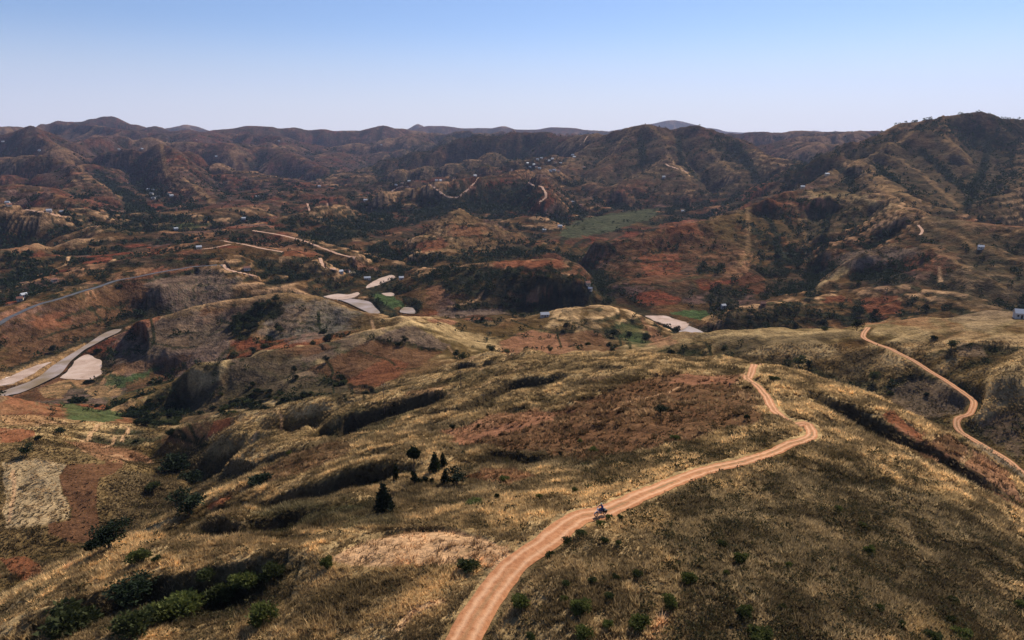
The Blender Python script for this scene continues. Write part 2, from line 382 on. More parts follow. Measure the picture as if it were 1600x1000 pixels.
def box(z, r, sl):
    """average over a square of half-width r metres"""
    d = DD[sl]; n, m = z.shape
    for ax, step in ((1, dA), (0, dU)):
        k = np.clip((r / (d[:, 0] * step)), 0, 400)
        c = np.cumsum(z.astype(np.float64), axis=ax)
        c = np.concatenate([np.zeros_like(np.take(c, [0], ax)), c], ax)
        if ax == 1:
            j = np.arange(m)[None, :]; kk = np.round(k).astype(int)[:, None]
            lo = np.clip(j - kk, 0, m); hi = np.clip(j + kk + 1, 0, m)
            z = (np.take_along_axis(c, hi, 1) - np.take_along_axis(c, lo, 1)) / (hi - lo)
        else:
            i = np.arange(n); kk = np.round(k).astype(int)
            lo = np.clip(i - kk, 0, n); hi = np.clip(i + kk + 1, 0, n)
            z = (c[hi] - c[lo]) / (hi - lo)[:, None]
    return z
def add_gully(lam, amp, lo0, lo1, hi=None, seed=0):
    global Z
    i0 = max(0, int((math.log(lo0) - U0) / dU)); i1 = NU if not hi else min(NU, int((math.log(hi) - U0) / dU))
    sl = slice(i0, i1)
    zs = box(box(Z[sl], lam * 0.22, sl), lam * 0.22, sl)
    gx, gy = grad(zs, slice(None)) if False else gradz(zs, sl)
    gx = gx.astype(np.float32); gy = gy.astype(np.float32)
    e = np.sqrt(np.clip(0.5 + 0.5 * erode(X[sl], Y[sl], gx, gy, lam, seed), 0, 1))
    if lam > 200: e = np.arcsin(np.clip(e, 0, 1)) / (math.pi / 2)
    D_ = DD[sl]
    m = np.clip((D_ - lo0) / (lo1 - lo0), 0, 1)
    if hi: m = m * np.clip((hi - D_) / (hi * 0.25), 0, 1)
    m = m * flatmask(gx, gy) * ((0.2 + 0.8 * MK[sl]) if lam > 100 else 1) * np.clip((Z[sl] - (CAM_Z - 203)) / 25, 0, 1)
    Z[sl] += (e - (0.95 if lam > 200 else 0.75)) * amp * m
def gradz(z, sl):
    zu, za = np.gradient(z, dU, dA)
    d = DD[sl]; zr = zu / d; zt = za / d
    return zr * SA + zt * CAz, zr * CAz - zt * SA
rd = 1 - np.abs(2 * fbm(X + 300 * fbm(X, Y, 900, 2, 31), Y, 1500, 2, 21) - 1)
Z -= (1 - rd) * 230 * MK * np.clip((DD - 1500) / 2000, 0, 1) * np.clip((Z - (CAM_Z - 195)) / 40, 0, 1)
EROS = [(600, 130, 1800, 3200, None), (280, 70, 800, 1500, None), (130, 28, 380, 800, 9000), (130, 22, 1100, 2000, 9000), (60, 5, 190, 380, 6000), (60, 8, 800, 1500, 6000), (27, 2.8, 90, 170, 3500), (27, 3, 600, 1200, 3500), (12, 1.5, 45, 110, 900)]
for k, (lam, amp, l0, l1, hi) in enumerate(EROS):
    add_gully(lam, amp, l0, l1, hi, seed=k + 1)
# general roughness
Z += (fbm(X, Y, 38, 5, 2) - 0.5) * np.clip(DD / 350, 0.25, 1.6) * 5.0 * np.clip((Z - (CAM_Z - 203)) / 12, 0, 1)
Z += (fbm(X, Y, 4.5, 3, 9) - 0.5) * 0.9 * np.clip(1.4 - DD / 500, 0, 1)
# farmed slopes are stepped into low terraces
tzone = np.clip((DD - 430) / 250, 0, 1) * np.clip((4200 - DD) / 1500, 0, 1) * np.clip((fbm(X, Y, 210, 3, 161) - .37) / .08, 0, 1)
t_h = 3.5 + 3.5 * np.floor(fbm(X, Y, 150, 1, 163) * 3) / 2 + np.clip((DD - 1000) / 1500, 0, 1) * 5
t_f = ((Z + (fbm(X, Y, 60, 3, 165) - .5) * 5) / t_h) % 1
t_s = np.clip((t_f - .62) / .30, 0, 1) - t_f
Z += t_s * t_h * (.30 + .25 * np.clip((DD - 600) / 600, 0, 1)) * tzone * np.clip((Z - (CAM_Z - 203)) / 8, 0, 1)
TREAD = (np.clip((.22 - t_f) / .1, 0, 1) * tzone).astype(np.float32)
RISER = (np.clip((t_f - .60) / .06, 0, 1) * np.clip((.94 - t_f) / .06, 0, 1) * tzone).astype(np.float32)
WATER = CAM_Z + WZ
print("terrain base", round(time.time() - T_START, 1))

# ------------------------------------------------------------------ sampling the ground
def samp(arr, a, u):
    fa = np.clip((np.asarray(a) - A0) / dA, 0, NA - 1.001); fu = np.clip((np.asarray(u) - U0) / dU, 0, NU - 1.001)
    ia = fa.astype(int); iu = fu.astype(int); fa = fa - ia; fu = fu - iu
    return (arr[iu, ia] * (1 - fa) + arr[iu, ia + 1] * fa) * (1 - fu) + (arr[iu + 1, ia] * (1 - fa) + arr[iu + 1, ia + 1] * fa) * fu
def ground(x, y):
    return samp(Z, np.arctan2(x, y), np.log(np.hypot(x, y)))
US = np.linspace(math.log(30), U1, 4000)
def hit(px, py, dmin=30.0):
    """the place on the ground seen at a photo pixel"""
    a, t = azt(px, py)
    tz = (samp(Z, np.full(US.shape, a), US) - CAM_Z) / np.exp(US)
    ok = np.nonzero((tz >= t) & (US > math.log(dmin)))[0]
    if len(ok) == 0: return None
    k = ok[0]
    u = US[k]
    if k > 0 and tz[k] != tz[k - 1]:
        u = US[k - 1] + (US[k] - US[k - 1]) * np.clip((t - tz[k - 1]) / (tz[k] - tz[k - 1]), 0, 1)
    D = math.exp(u)
    x, y = D * math.sin(a), D * math.cos(a)
    return (x, y, float(ground(x, y)))
# ------------------------------------------------------------------ cuts, tracks and river worked into the ground
def spline(P, step):
    """Catmull-Rom through 2-D/3-D points, resampled about every step metres"""
    P = np.array(P, float); out = []
    n = len(P)
    for i in range(n - 1):
        p0, p1, p2, p3 = P[max(i - 1, 0)], P[i], P[i + 1], P[min(i + 2, n - 1)]
        k = max(1, int(np.linalg.norm((p2 - p1)[:2]) / step))
        for j in range(k):
            f = j / k
            out.append(0.5 * (2 * p1 + (p2 - p0) * f + (2 * p0 - 5 * p1 + 4 * p2 - p3) * f * f + (3 * p1 - p0 - 3 * p2 + p3) * f ** 3))
    out.append(P[-1])
    return np.array(out)
def on_ground(pts, zrel=None):
    out = []
    for (x, y) in pts:
        if zrel is not None:
            a, t = azt(x, y); D = zrel / t
            out.append((D * math.sin(a), D * math.cos(a)))
        else:
            h = hit(x, y)
            if h: out.append(h[:2])
    return out
def window(cx, cy, R):
    D = math.hypot(cx, cy); a = math.atan2(cx, cy)
    r = R / D
    i0 = int((math.log(max(D - R, 17)) - U0) / dU); i1 = int((math.log(D + R) - U0) / dU) + 2
    j0 = int((a - r - A0) / dA) - 1; j1 = int((a + r - A0) / dA) + 2
    return slice(max(i0, 0), min(i1, NU)), slice(max(j0, 0), min(j1, NA))
def near_path(P, R):
    """signed distance and index along a path for the grid points within R of it (positive = right-hand side)"""
    dist = {}
    best = np.full(Z.shape, 1e9, np.float32); side = np.zeros(Z.shape, np.float32); idx = np.zeros(Z.shape, np.int32)
    sel = []
    for k in range(len(P) - 1):
        a, b = P[k][:2], P[k + 1][:2]
        w_ = window((a[0] + b[0]) / 2, (a[1] + b[1]) / 2, R + math.dist(a, b) / 2)
        x = X[w_]; y = Y[w_]
        vx, vy = b[0] - a[0], b[1] - a[1]; l2 = vx * vx + vy * vy + 1e-9
        f = np.clip(((x - a[0]) * vx + (y - a[1]) * vy) / l2, 0, 1)
        ex, ey = x - a[0] - f * vx, y - a[1] - f * vy
        d = np.hypot(ex, ey)
        m = d < best[w_]
        best[w_] = np.where(m, d, best[w_]); side[w_] = np.where(m, np.sign(ex * vy - ey * vx), side[w_]); idx[w_] = np.where(m, k, idx[w_])
        sel.append(w_)
    m = best < R
    return m, best, side, idx
def carve(P, half, shoulder, cut=0.0):
    """level the ground across a track"""
    P = np.array(P); zc = ground(P[:, 0], P[:, 1])
    k = 7
    zc = np.convolve(np.pad(zc, k, mode='edge'), np.ones(2 * k + 1) / (2 * k + 1), 'valid') - cut
    m, d, s, idx = near_path(P, half + shoulder)
    f = np.clip((d[m] - half) / shoulder, 0, 1); f = f * f * (3 - 2 * f)
    Z[m] = zc[np.clip(idx[m], 0, len(zc) - 1)] * (1 - f) + Z[m] * f
    return zc
SC = []
def scarp(pts, h, wd, ragged=0.5, ramp=0.5):
    """an eroded bank: the ground drops steeply on the side nearer the camera; pts run left to right"""
    P = on_ground(pts)
    if len(P) < 2: return
    P = spline(P, 1.5)
    jx = (fbm(P[:, 0], P[:, 1], 9.0, 3, 4) - 0.5) * 2 * ragged * 2.0
    n = len(P); tx = np.gradient(P[:, 0]); ty = np.gradient(P[:, 1]); l = np.hypot(tx, ty) + 1e-6
    P = np.stack([P[:, 0] + ty / l * jx, P[:, 1] - tx / l * jx], 1)
    m, d, s, idx = near_path(P, wd)
    f = idx[m] / max(1, n - 1)
    ends = np.clip(np.minimum(f, 1 - f) * 4, 0, 1); ends = ends * ends * (3 - 2 * ends)
    sd_ = d[m] * s[m]
    hh = 0.75 * h * ends * (0.65 + 0.7 * fbm(X[m], Y[m], 14, 3, 6))
    prof = np.where(sd_ > 0, np.clip(sd_ / (ramp * h), 0, 1) * np.clip(1 - sd_ / wd, 0, 1) ** 1.1, 0)
    Z[m] -= hh * prof
    SC.append((m, sd_, hh, h))
def in_poly(P, x, y):
    c = np.zeros(x.shape, bool); n = len(P)
    for i in range(n):
        x1, y1 = P[i]; x2, y2 = P[(i + 1) % n]
        if y1 == y2: continue
        c ^= ((y1 > y) != (y2 > y)) & (x < (x2 - x1) * (y - y1) / (y2 - y1) + x1)
    return c
# banks and gullies (photo pixels, left to right)
scarp([(0,975),(60,955),(120,936),(190,916),(256,898),(330,888),(400,872),(450,862),(498,852)], 5.5, 11, 0.6)
scarp([(384,842),(440,838),(492,834)], 1.6, 6)
scarp([(280,816),(344,806),(400,810),(450,802),(505,790),(560,790)], 4.0, 16)
scarp([(520,870),(560,845),(620,826),(690,822),(750,834),(790,845)], 1.1, 4, 0.3)
scarp([(1240,606),(1270,612),(1300,622),(1330,634),(1365,650),(1400,668),(1440,690),(1480,710),(1530,740),(1575,772),(1600,790)], 5.0, 13, 0.5)
scarp([(1262,637),(1290,650),(1315,664)], 1.5, 5)
scarp([(1395,700),(1430,716),(1465,736)], 1.6, 6)
scarp([(618,617),(640,605),(665,595),(700,580),(740,566),(770,560),(800,549)], 6.5, 16, 0.5)
scarp([(520,660),(552,648),(590,636),(625,628),(660,618),(700,608)], 8, 18, 0.8)
scarp([(330,735),(380,722),(430,708),(480,692),(536,668),(572,650),(620,634),(680,612),(740,596)], 5.5, 16, .8)
scarp([(640,655),(680,645),(720,632),(760,612),(800,596),(830,588),(900,584)], 6.5, 14, 0.8)
scarp([(930,572),(980,572)], 2.0, 6)
scarp([(790,640),(820,634),(858,630)], 2.2, 6); scarp([(724,648),(750,638),(770,632)], 2.5, 8)
scarp([(330,800),(400,786),(470,766),(520,748),(560,736),(600,727),(650,722),(690,716)], 5, 13, 0.8)
scarp([(570,706),(600,698),(640,690)], 3, 10); scarp([(675,708),(690,700),(705,698),(725,705)], 3.5, 8)
scarp([(740,712),(760,706),(790,706),(830,712),(860,714)], 2.5, 9)
scarp([(575,530),(610,535),(650,540),(690,548)], 2.2, 8, 0.3); scarp([(490,538),(505,542),(525,545)], 2, 7)
scarp([(520,590),(550,602),(585,612),(605,612)], 2.2, 8); scarp([(440,585),(480,575),(500,590)], 1.5, 7)
scarp([(1080,550),(1100,545),(1120,558)], 2.0, 8); scarp([(1440,560),(1480,548),(1530,538),(1600,545)], 2, 8); scarp([(1385,600),(1420,585),(1460,592)], 2, 8)
scarp([(60,652),(90,656),(130,662)], 2.5, 8)
scarp([(880,410),(920,422),(950,440)], 3, 10)
print("scarps", round(time.time() - T_START, 1))

# river, ponds and sand lie on the flood plain
WATER = CAM_Z + WZ
def plain(pts, dz=0.0): return on_ground(pts, WZ + dz)
RIVER = [[(-60,660),(-60,640),(0,613),(28,603),(49,595),(66,585),(80,573),(100,560),(118,549),(140,535),(160,522),(178,515),(190,514),(184,520),(166,528),(150,537),(133,546),(124,553),(110,565),(101,577),(93,585),(72,596),(49,607),(28,615),(0,622)],
         [(531,469),(546,466.5),(576,471),(586,480),(594,489),(583,491),(564,483),(543,473)],
         [(627,483),(631,480),(645,481),(648,490),(625,488)],
         [(1040,508),(1052,503),(1076,509),(1102,521),(1098,530),(1082,526),(1062,519)]]
SHOAL = [(-30,610),(-30,592),(0,586),(45,571),(90,554),(120,541.5),(140,534),(118,548),(100,559),(80,572),(64,584),(45,594),(20,602)]
SANDS = [[(-20,607),(-20,597),(0,595),(30,583),(60,571),(78,567),(66,574),(45,588),(20,600)], [(95,591),(105,579),(120,563),(135,555),(150,562),(158,570),(157,586),(144,593),(118,594)],
         [(505,464),(525,460),(543,461),(560,457),(556,464),(535,469),(520,468)], [(1008,494),(1036,494),(1050,498),(1076,507),(1062,517),(1045,510),(1025,502)],
         [(573,451),(576,445),(592,436),(613,430),(618,434),(610,438),(591,446)], [(596,459),(610,458),(616,463),(604,463)]]
low = np.clip((WATER + 6 - Z) / 6, 0, 1)
Z[:] = np.where(DD > 420, np.maximum(Z, WATER + 0.35 + 0.0 * low), Z)
for k, poly in enumerate(RIVER):
    P = plain(poly); P = spline(P + P[:1], 6)[:, :2]
    RIVER[k] = P
    x0, x1, y0, y1 = P[:, 0].min(), P[:, 0].max(), P[:, 1].min(), P[:, 1].max()
    m = (X > x0 - 8) & (X < x1 + 8) & (Y > y0 - 8) & (Y < y1 + 8)
    ii = np.nonzero(m); x, y = X[ii], Y[ii]
    d = np.full(x.shape, 1e9)
    for j in range(len(P)):
        a, b = P[j], P[(j + 1) % len(P)]
        vx, vy = b - a; l2 = vx * vx + vy * vy + 1e-9
        f = np.clip(((x - a[0]) * vx + (y - a[1]) * vy) / l2, 0, 1)
        d = np.minimum(d, np.hypot(x - a[0] - f * vx, y - a[1] - f * vy))
    ins = in_poly(P, x, y)
    sd_ = np.where(ins, -d, d)
    tgt = np.where(sd_ < 3, WATER - 1.6, Z[ii])
    # banks rise at most about 1:1.5 from the water's edge
    tgt = np.minimum(tgt, np.where(sd_ < 14, WATER + 0.3 + np.maximum(sd_ - 3, 0) * 0.6, 1e9))
    Z[ii] = tgt

for poly in SANDS:
    P = spline(plain(poly) + plain(poly)[:1], 6)[:, :2]; cen = P.mean(0)
    w_ = window(cen[0], cen[1], np.hypot(*(P - cen).T).max() + 40); x, y = X[w_], Y[w_]
    d = np.full(x.shape, 1e9)
    for p in P: d = np.minimum(d, np.hypot(x - p[0], y - p[1]))
    d = np.where(in_poly(P, x, y), 0, np.maximum(d - 5, 0))
    cap_ = WATER + .35 + np.maximum(d, 0) * .42
    Z[w_] = np.where(d < 36, np.minimum(Z[w_], cap_), Z[w_])
# tracks
TRACK = [(716,1012),(722,1000),(748,955),(775,915),(800,887),(830,860),(862,835),(905,810),(945,795),(1000,775),(1060,752),(1120,731),(1180,712),(1225,697),(1255,686),(1269,677),(1262,667),(1240,659),(1217,647),(1205,634),(1197,618),(1185,603),(1171,595),(1167,588),(1176,577),(1190,568.5)]
TRACK2 = [(1357,510.5),(1350,518),(1350,528),(1362,537),(1385,542),(1405,550),(1430,565),(1455,580),(1480,595),(1505,614),(1521,630),(1516,643),(1500,652),(1494,662),(1500,674),(1518,686),(1545,700),(1575,718),(1600,738),(1650,772)]
HIGHWAY = [(-40,530),(0,505),(30,487),(60,475),(100,463),(140,452),(180,440),(220,431),(260,423),(300,418),(330,413),(348,411)]
DIRTS = [([(348,411),(357,420),(375,428),(402,438)], 5), ([(345,375),(380,381),(410,388),(442,395)], 5), ([(395,360),(430,366),(465,375),(495,385),(530,397),(555,405)], 5),
         ([(500,403),(505,413),(515,421),(526,427)], 5), ([(592,301),(640,294),(675,287),(745,276),(800,263)], 6), ([(826,284),(838,290),(850,297),(853,305),(846,314),(840,323)], 6),
         ([(0,317),(40,325),(85,335),(110,342)], 6), ([(275,392),(320,388),(360,382)], 4), ([(480,318),(500,322),(512,315)],5), ([(1040,255),(1055,262),(1075,270)],6), ([(918,212),(912,222),(905,230)],6), ([(1435,350),(1441,362),(1436,372)],3)]
tracks = {}
def prep(name, pts, half, shoulder, step, cut=0.0):
    P = on_ground(pts)
    Q = [P[0]]
    for p in P[1:]:
        if math.dist(p, Q[-1]) > 0.3: Q.append(p)
    P = spline(Q, step)
    zc = carve(P, half, shoulder, cut)
    tracks[name] = (P, half)
prep('dirt_track', TRACK, 2.0, 1.8, 0.8, 0.25)
prep('side_track', TRACK2, 1.9, 2.2, 1.5, 0.3)
prep('paved_road', HIGHWAY, 4.2, 5, 4)
for k, (pts, wd) in enumerate(DIRTS): prep('dirt_road_%d' % k, pts, wd / 2, 3, 5)
print("tracks", round(time.time() - T_START, 1))

# ------------------------------------------------------------------ what covers the ground (surface colours with some light and shade painted in, one value per ground vertex)
SLx, SLy = grad(Z); SLOPE = np.hypot(SLx, SLy)
allsl = slice(None)
CONC = np.zeros_like(Z)
hollow = (box(Z, 14, allsl) - Z) / 3.0 + (box(Z, 60, allsl) - Z) / 14.0 * np.clip((DD - 300) / 500, 0, 1) + (box(Z, 200, allsl) - Z) / 60.0 * np.clip((DD - 1200) / 1500, 0, 1)
hollow = np.clip(hollow, -1, 1).astype(np.float32)
def worley(x, y, seed=0):
    ix = np.floor(x).astype(np.int32); iy = np.floor(y).astype(np.int32)
    f1 = np.full(x.shape, 9., np.float32); f2 = f1.copy(); idn = np.zeros(x.shape, np.float32); id2 = idn.copy()
    for i in (-1, 0, 1):
        for j in (-1, 0, 1):
            h = hash2(ix + i + seed, iy + j + seed * 3)
            d = np.hypot(ix + i + h[..., 0] - x, iy + j + h[..., 1] - y).astype(np.float32)
            r = RT[(ix + i + 91 + seed) & 255, (iy + j + 53) & 255, 1]; r2 = RT[(ix + i + 11) & 255, (iy + j + 153 + seed) & 255, 0]
            m = d < f1
            f2 = np.where(m, f1, np.minimum(f2, d)); f1 = np.where(m, d, f1); idn = np.where(m, r, idn); id2 = np.where(m, r2, id2)
    return f2 - f1, idn, id2
c = lambda *v: np.array(v, np.float32)
COL = {'stubble': c(.40,.275,.14), 'straw': c(.44,.29,.13), 'olive': c(.115,.072,.027), 'heath': c(.085,.060,.032), 'red': c(.19,.064,.030), 'brown': c(.13,.062,.030), 'mauve': c(.15,.098,.066),
       'shrub_shade': c(.022,.026,.012), 'green': c(.058,.080,.028), 'tan': c(.47,.27,.135), 'sand': c(.50,.36,.27), 'ochre': c(.30,.17,.075), 'white': c(.8,.75,.68), 'wood': c(.024,.027,.016), 'dustred': c(.27,.12,.062), 'grey': c(.17,.135,.10)}  # shrub, straw and ochre tones also paint in shade and crest light
def mix(a, b, f): return a * (1 - f[..., None]) + b * f[..., None]
def ss(x, a, b):
    x = np.clip((x - a) / (b - a), 0, 1); return x * x * (3 - 2 * x)
n1 = fbm(X, Y, 90, 5, 41); n2 = fbm(X, Y, 22, 4, 43); n3 = fbm(X, Y, 5.5, 3, 47)
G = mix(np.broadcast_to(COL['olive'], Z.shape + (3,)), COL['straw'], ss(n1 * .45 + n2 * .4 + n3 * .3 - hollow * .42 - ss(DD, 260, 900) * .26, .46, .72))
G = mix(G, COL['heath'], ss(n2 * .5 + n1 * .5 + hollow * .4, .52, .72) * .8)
# fields
wx = X + (fbm(X, Y, 70, 2, 51) - .5) * 70; wy = Y + (fbm(X, Y, 70, 2, 57) - .5) * 70
FS = np.where(DD < 1500, 58., 58.)
ed, fid, fid2 = worley(wx / 62, wy / 46, 5)
farm = ss(DD, 380, 520) * ss(fbm(X, Y, 260, 3, 61), .36, .52)
pal = [('brown', .24), ('red', .17), ('mauve', .17), ('heath', .16), ('olive', .14), ('dustred', .05), ('ochre', .07)]
FC = np.zeros_like(G); acc = 0.0
for nm, p in pal:
    FC[(fid >= acc) & (fid < acc + p)] = COL[nm]; acc += p
FC[fid >= acc] = COL['brown'] * 1.4
FC *= (0.8 + 0.4 * n3)[..., None]
th = 3.2 + 4.5 * fid2 + ss(DD, 1200, 3000) * 6
tl = np.abs(((Z + (n2 - .5) * 4) / th) % 1 - .5) * 2
terr = ss(tl, .72, .95) * (fid2 > .3) * ss(SLOPE, .05, .15) * .75
FC = mix(FC, COL['shrub_shade'] * 1.6, terr)
FC = mix(FC, COL['shrub_shade'] * 1.8, (1 - ss(ed, .02, .07)) * (fid2 < .65) * .7)
G = mix(G, FC, farm * ss(ed, -.01, .03) * .92)
G = mix(G, COL['shrub_shade'] * 1.6 * np.ones_like(G), RISER * .9)
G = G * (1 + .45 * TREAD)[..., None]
# bushes and damp ground in the hollows
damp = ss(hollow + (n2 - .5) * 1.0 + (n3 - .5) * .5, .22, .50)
G = mix(G, COL['shrub_shade'] * 1.3, damp * .75 * ss(DD, 150, 420))
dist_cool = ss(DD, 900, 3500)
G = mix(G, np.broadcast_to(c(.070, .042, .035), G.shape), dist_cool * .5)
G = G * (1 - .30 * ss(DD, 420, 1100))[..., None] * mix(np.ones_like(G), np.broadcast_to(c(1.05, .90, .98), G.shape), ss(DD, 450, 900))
spk = ss(fbm(X, Y, 26, 3, 88), .56, .66) * ss(DD, 900, 1600)
G = mix(G, COL['wood'] * np.ones_like(G), spk * .5)
TREED = damp * ss(DD, 300, 500)          # where trees may stand
GRASSY = np.ones_like(Z)                  # where grass grows

def patch(kind, pts, soft=3.0, amt=1.0, rows=0.0, zrel=None, wig=1.0, tree=None):
    """a field, thicket or painted-in shade, its outline given by photo pixels and laid on the ground"""
    global TREED
    P = []
    n = len(pts)
    for i in range(n):
        a, b = pts[i], pts[(i + 1) % n]
        k = max(1, int(math.dist(a, b) / 12))
        P += [(a[0] + (b[0] - a[0]) * j / k, a[1] + (b[1] - a[1]) * j / k) for j in range(k)]
    P = on_ground(P, zrel)
    if len(P) < 3: return
    P = np.array(P)
    # drop corners that fell onto ground far behind the rest
    Dm = np.median(np.hypot(P[:, 0], P[:, 1])); Dp = np.hypot(P[:, 0], P[:, 1])
    P = P[(Dp < Dm * 1.7) & (Dp > Dm / 1.7)]
    if len(P) < 3: return
    s_ = soft * Dm / 500.0
    cen = P.mean(0); R = np.hypot(*(P - cen).T).max() + 4 * s_
    w_ = window(cen[0], cen[1], R)
    x = X[w_] + (n3[w_] - .5) * 6 * s_ * wig; y = Y[w_] + (n2[w_] - .5) * 10 * s_ * wig
    ins = in_poly(P, x, y)
    f = ins.astype(np.float32)
    if s_ > .5: f = box_w(f, w_, s_)
    f = f * amt
    base = COL[kind] * np.ones(G[w_].shape, np.float32)
    base = base * (0.72 + 0.35 * n3[w_] + 0.25 * n2[w_])[..., None]
    if kind in ('shrub_shade', 'wood'): base = mix(base, np.broadcast_to(COL['olive'] * .75, base.shape), ss(n3[w_] * .55 + n2[w_] * .45, .50, .60) * .75)
    if rows:
        t_ = np.abs(((Z[w_] + (n2[w_] - .5) * rows * .8) / rows) % 1 - .5) * 2
        base = mix(base, COL['shrub_shade'] * 1.5, ss(t_, .7, .93) * .8)
    G[w_] = mix(G[w_], base, f)
    tv = tree if tree is not None else (1.0 if kind in ('shrub_shade', 'wood') else 0.0)
    TREED[w_] = TREED[w_] * (1 - f) + tv * f
    if kind == 'stubble': GRASSY[w_] *= 1 - .6 * f
    if kind in ('brown', 'red', 'tan', 'dustred', 'mauve', 'sand', 'grey'): GRASSY[w_] *= 1 - .93 * f
def box_w(f, w_, r):
    D = float(DD[w_[0], 0][0])
    kx = int(np.clip(r / (D * dA) / 2, 0, 12)); ky = int(np.clip(r / (D * dU) / 2, 0, 6))
    for k, ax in ((kx, 1), (ky, 0)):
        if k: 
            pad = [(0, 0), (0, 0)]; pad[ax] = (k + 1, k)
            cc = np.cumsum(np.pad(f, pad, mode='edge'), axis=ax)
            f = (np.take(cc, range(2 * k + 1, cc.shape[ax]), ax) - np.take(cc, range(0, cc.shape[ax] - 2 * k - 1), ax)) / (2 * k + 1)
    return f
#PATCHES
# fields, thickets, pastures and a few faces with painted-in shade (photo pixels)
patch('straw', [(520,955),(620,905),(740,895),(700,960),(640,1010),(260,1010),(420,960)], 8, .35)
patch('tan', [(520,872),(560,848),(620,829),(690,826),(750,838),(788,852),(795,872),(770,885),(700,880),(600,888),(545,884)], 1.5, .9)
patch('brown', [(690,690),(780,665),(860,645),(960,605),(1060,582),(1150,592),(1165,602),(1190,630),(1180,658),(1100,690),(1000,702),(900,715),(800,702)], 4, .92)
patch('dustred', [(1070,583),(1160,586),(1160,600),(1100,604),(1050,598)], 3, .85)
patch('dustred', [(690,672),(760,652),(830,645),(900,642),(820,667),(720,695)], 3, .8)
patch('red', [(720,745),(760,733),(800,735),(845,745),(790,757)], 2, .7)
patch('red', [(925,580),(960,570),(990,575),(960,590),(920,605)], 3, .5)
patch('olive', [(0,690),(120,690),(240,700),(300,760),(250,800),(150,870),(60,905),(0,940)], 3, .75)
patch('heath', [(200,735),(260,745),(300,770),(240,800),(200,860),(160,860),(160,790)], 3, .6)
patch('stubble', [(6,722),(60,716),(105,725),(92,745),(110,795),(105,812),(75,820),(8,828)], .6, .95)
patch('brown', [(105,725),(200,722),(180,740),(155,748),(148,790),(155,830),(148,850),(110,850),(75,835),(75,820),(108,812),(112,795),(92,745)], .5, 1)
patch('red', [(0,668),(50,672),(55,680),(20,692),(0,692)], .6, .9)
patch('red', [(5,870),(40,868),(75,890),(60,910),(20,905)], .8, .8)
patch('dustred', [(100,690),(160,692),(230,715),(240,725),(180,722),(130,705)], 1.5, .6)
patch('brown', [(240,690),(300,662),(355,652),(380,650),(350,672),(300,692),(265,700)], 1, .9, 1.6)
patch('red', [(335,658),(372,646),(360,664),(325,680)], .8, .9)
patch('brown', [(400,740),(500,692),(560,690),(540,712),(480,737),(420,757)], 2, .8)
patch('red', [(320,792),(370,766),(395,765),(350,787),(325,800)], .8, .9)
patch('shrub_shade', [(400,792),(460,780),(540,770),(600,780),(640,800),(600,815),(520,822),(440,828),(400,822)], 5, .85)  # shaded hollow: its shade painted in as dark ground
patch('shrub_shade', [(285,822),(340,806),(375,818),(340,828)], 3, .6)
patch('shrub_shade', [(100,955),(200,925),(330,895),(490,860),(500,870),(420,905),(330,945),(200,990),(110,990)], 4, .6)
patch('heath', [(740,712),(780,703),(850,706),(860,716),(790,728),(745,724)], 2, .8)
patch('red', [(1378,650),(1397,645),(1445,682),(1438,692),(1408,680)], .5, .95)
patch('brown', [(1448,684),(1482,678),(1516,700),(1500,724),(1462,706)], .5, .95)
patch('dustred', [(1522,704),(1560,728),(1590,765),(1600,792),(1560,765),(1508,727)], .8, .8)
patch('grey', [(1510,690),(1530,690),(1600,735),(1600,748),(1560,725)], 1, .7)
patch('mauve', [(1385,610),(1440,585),(1490,600),(1510,625),(1505,645),(1450,655),(1400,640)], 1.5, .6)
patch('mauve', [(1480,540),(1500,532),(1530,540),(1545,555),(1500,556)], 1.5, .6)
patch('heath', [(1540,600),(1600,560),(1600,628),(1545,635)], 3, .6)
patch('heath', [(1320,560),(1370,550),(1380,560),(1340,590),(1310,590)], 2, .7)
patch('mauve', [(1520,655),(1600,645),(1600,720),(1560,700)], 1.5, .6, 1.5)
patch('heath', [(1120,530),(1250,520),(1330,515),(1340,530),(1250,545),(1120,545)], 5, .6)
patch('heath', [(1010,835),(1050,775),(1150,768),(1300,738),(1420,778),(1560,830),(1600,870),(1600,1010),(1150,1010),(1050,920)], 12, .8)
patch('heath', [(820,900),(870,850),(950,820),(1060,920),(1150,1010),(780,1010)], 8, .45)
patch('brown', [(450,590),(520,560),(580,532),(640,545),(690,550),(650,575),(600,600),(560,612),(520,590),(480,577)], 1, .85)
patch('red', [(535,598),(600,560),(640,566),(620,590),(580,608)], 1.2, .6)
patch('mauve', [(575,530),(640,508),(702,540),(690,549)], 1, .8)
patch('brown', [(450,548),(500,538),(525,545),(480,556)], 1, .8)
patch('mauve', [(180,522),(300,492),(420,470),(440,500),(400,520),(300,560),(200,572),(165,566)], 3, .6)
patch('brown', [(175,570),(260,558),(300,556),(290,570),(180,585)], 1, .6)
patch('grey', [(440,470),(500,470),(560,488),(540,520),(470,535),(400,530)], 3, .55, 3)
patch('shrub_shade', [(360,505),(400,475),(430,470),(455,475),(420,500),(395,525),(368,540)], 2.5, .9)
patch('shrub_shade', [(190,640),(260,612),(300,600),(330,568),(370,560),(350,600),(300,640),(250,672),(210,665)], 3, .85)
patch('heath', [(300,590),(400,550),(480,545),(450,590),(520,600),(600,615),(450,632),(330,655),(280,672)], 4, .7)
patch('shrub_shade', [(380,610),(480,612),(560,622),(470,632),(380,645),(330,655)], 4, .6)
patch('green', [(92,628),(150,640),(198,646),(170,660),(112,656)], 1, .85)
patch('green', [(160,588),(250,578),(235,598),(170,610)], 1, .7)
patch('ochre', [(60,607),(100,594),(115,604),(95,622),(70,622)], .8, .9, 1.0)
patch('ochre', [(130,606),(185,600),(190,618),(150,622)], .8, .8, 1.2)
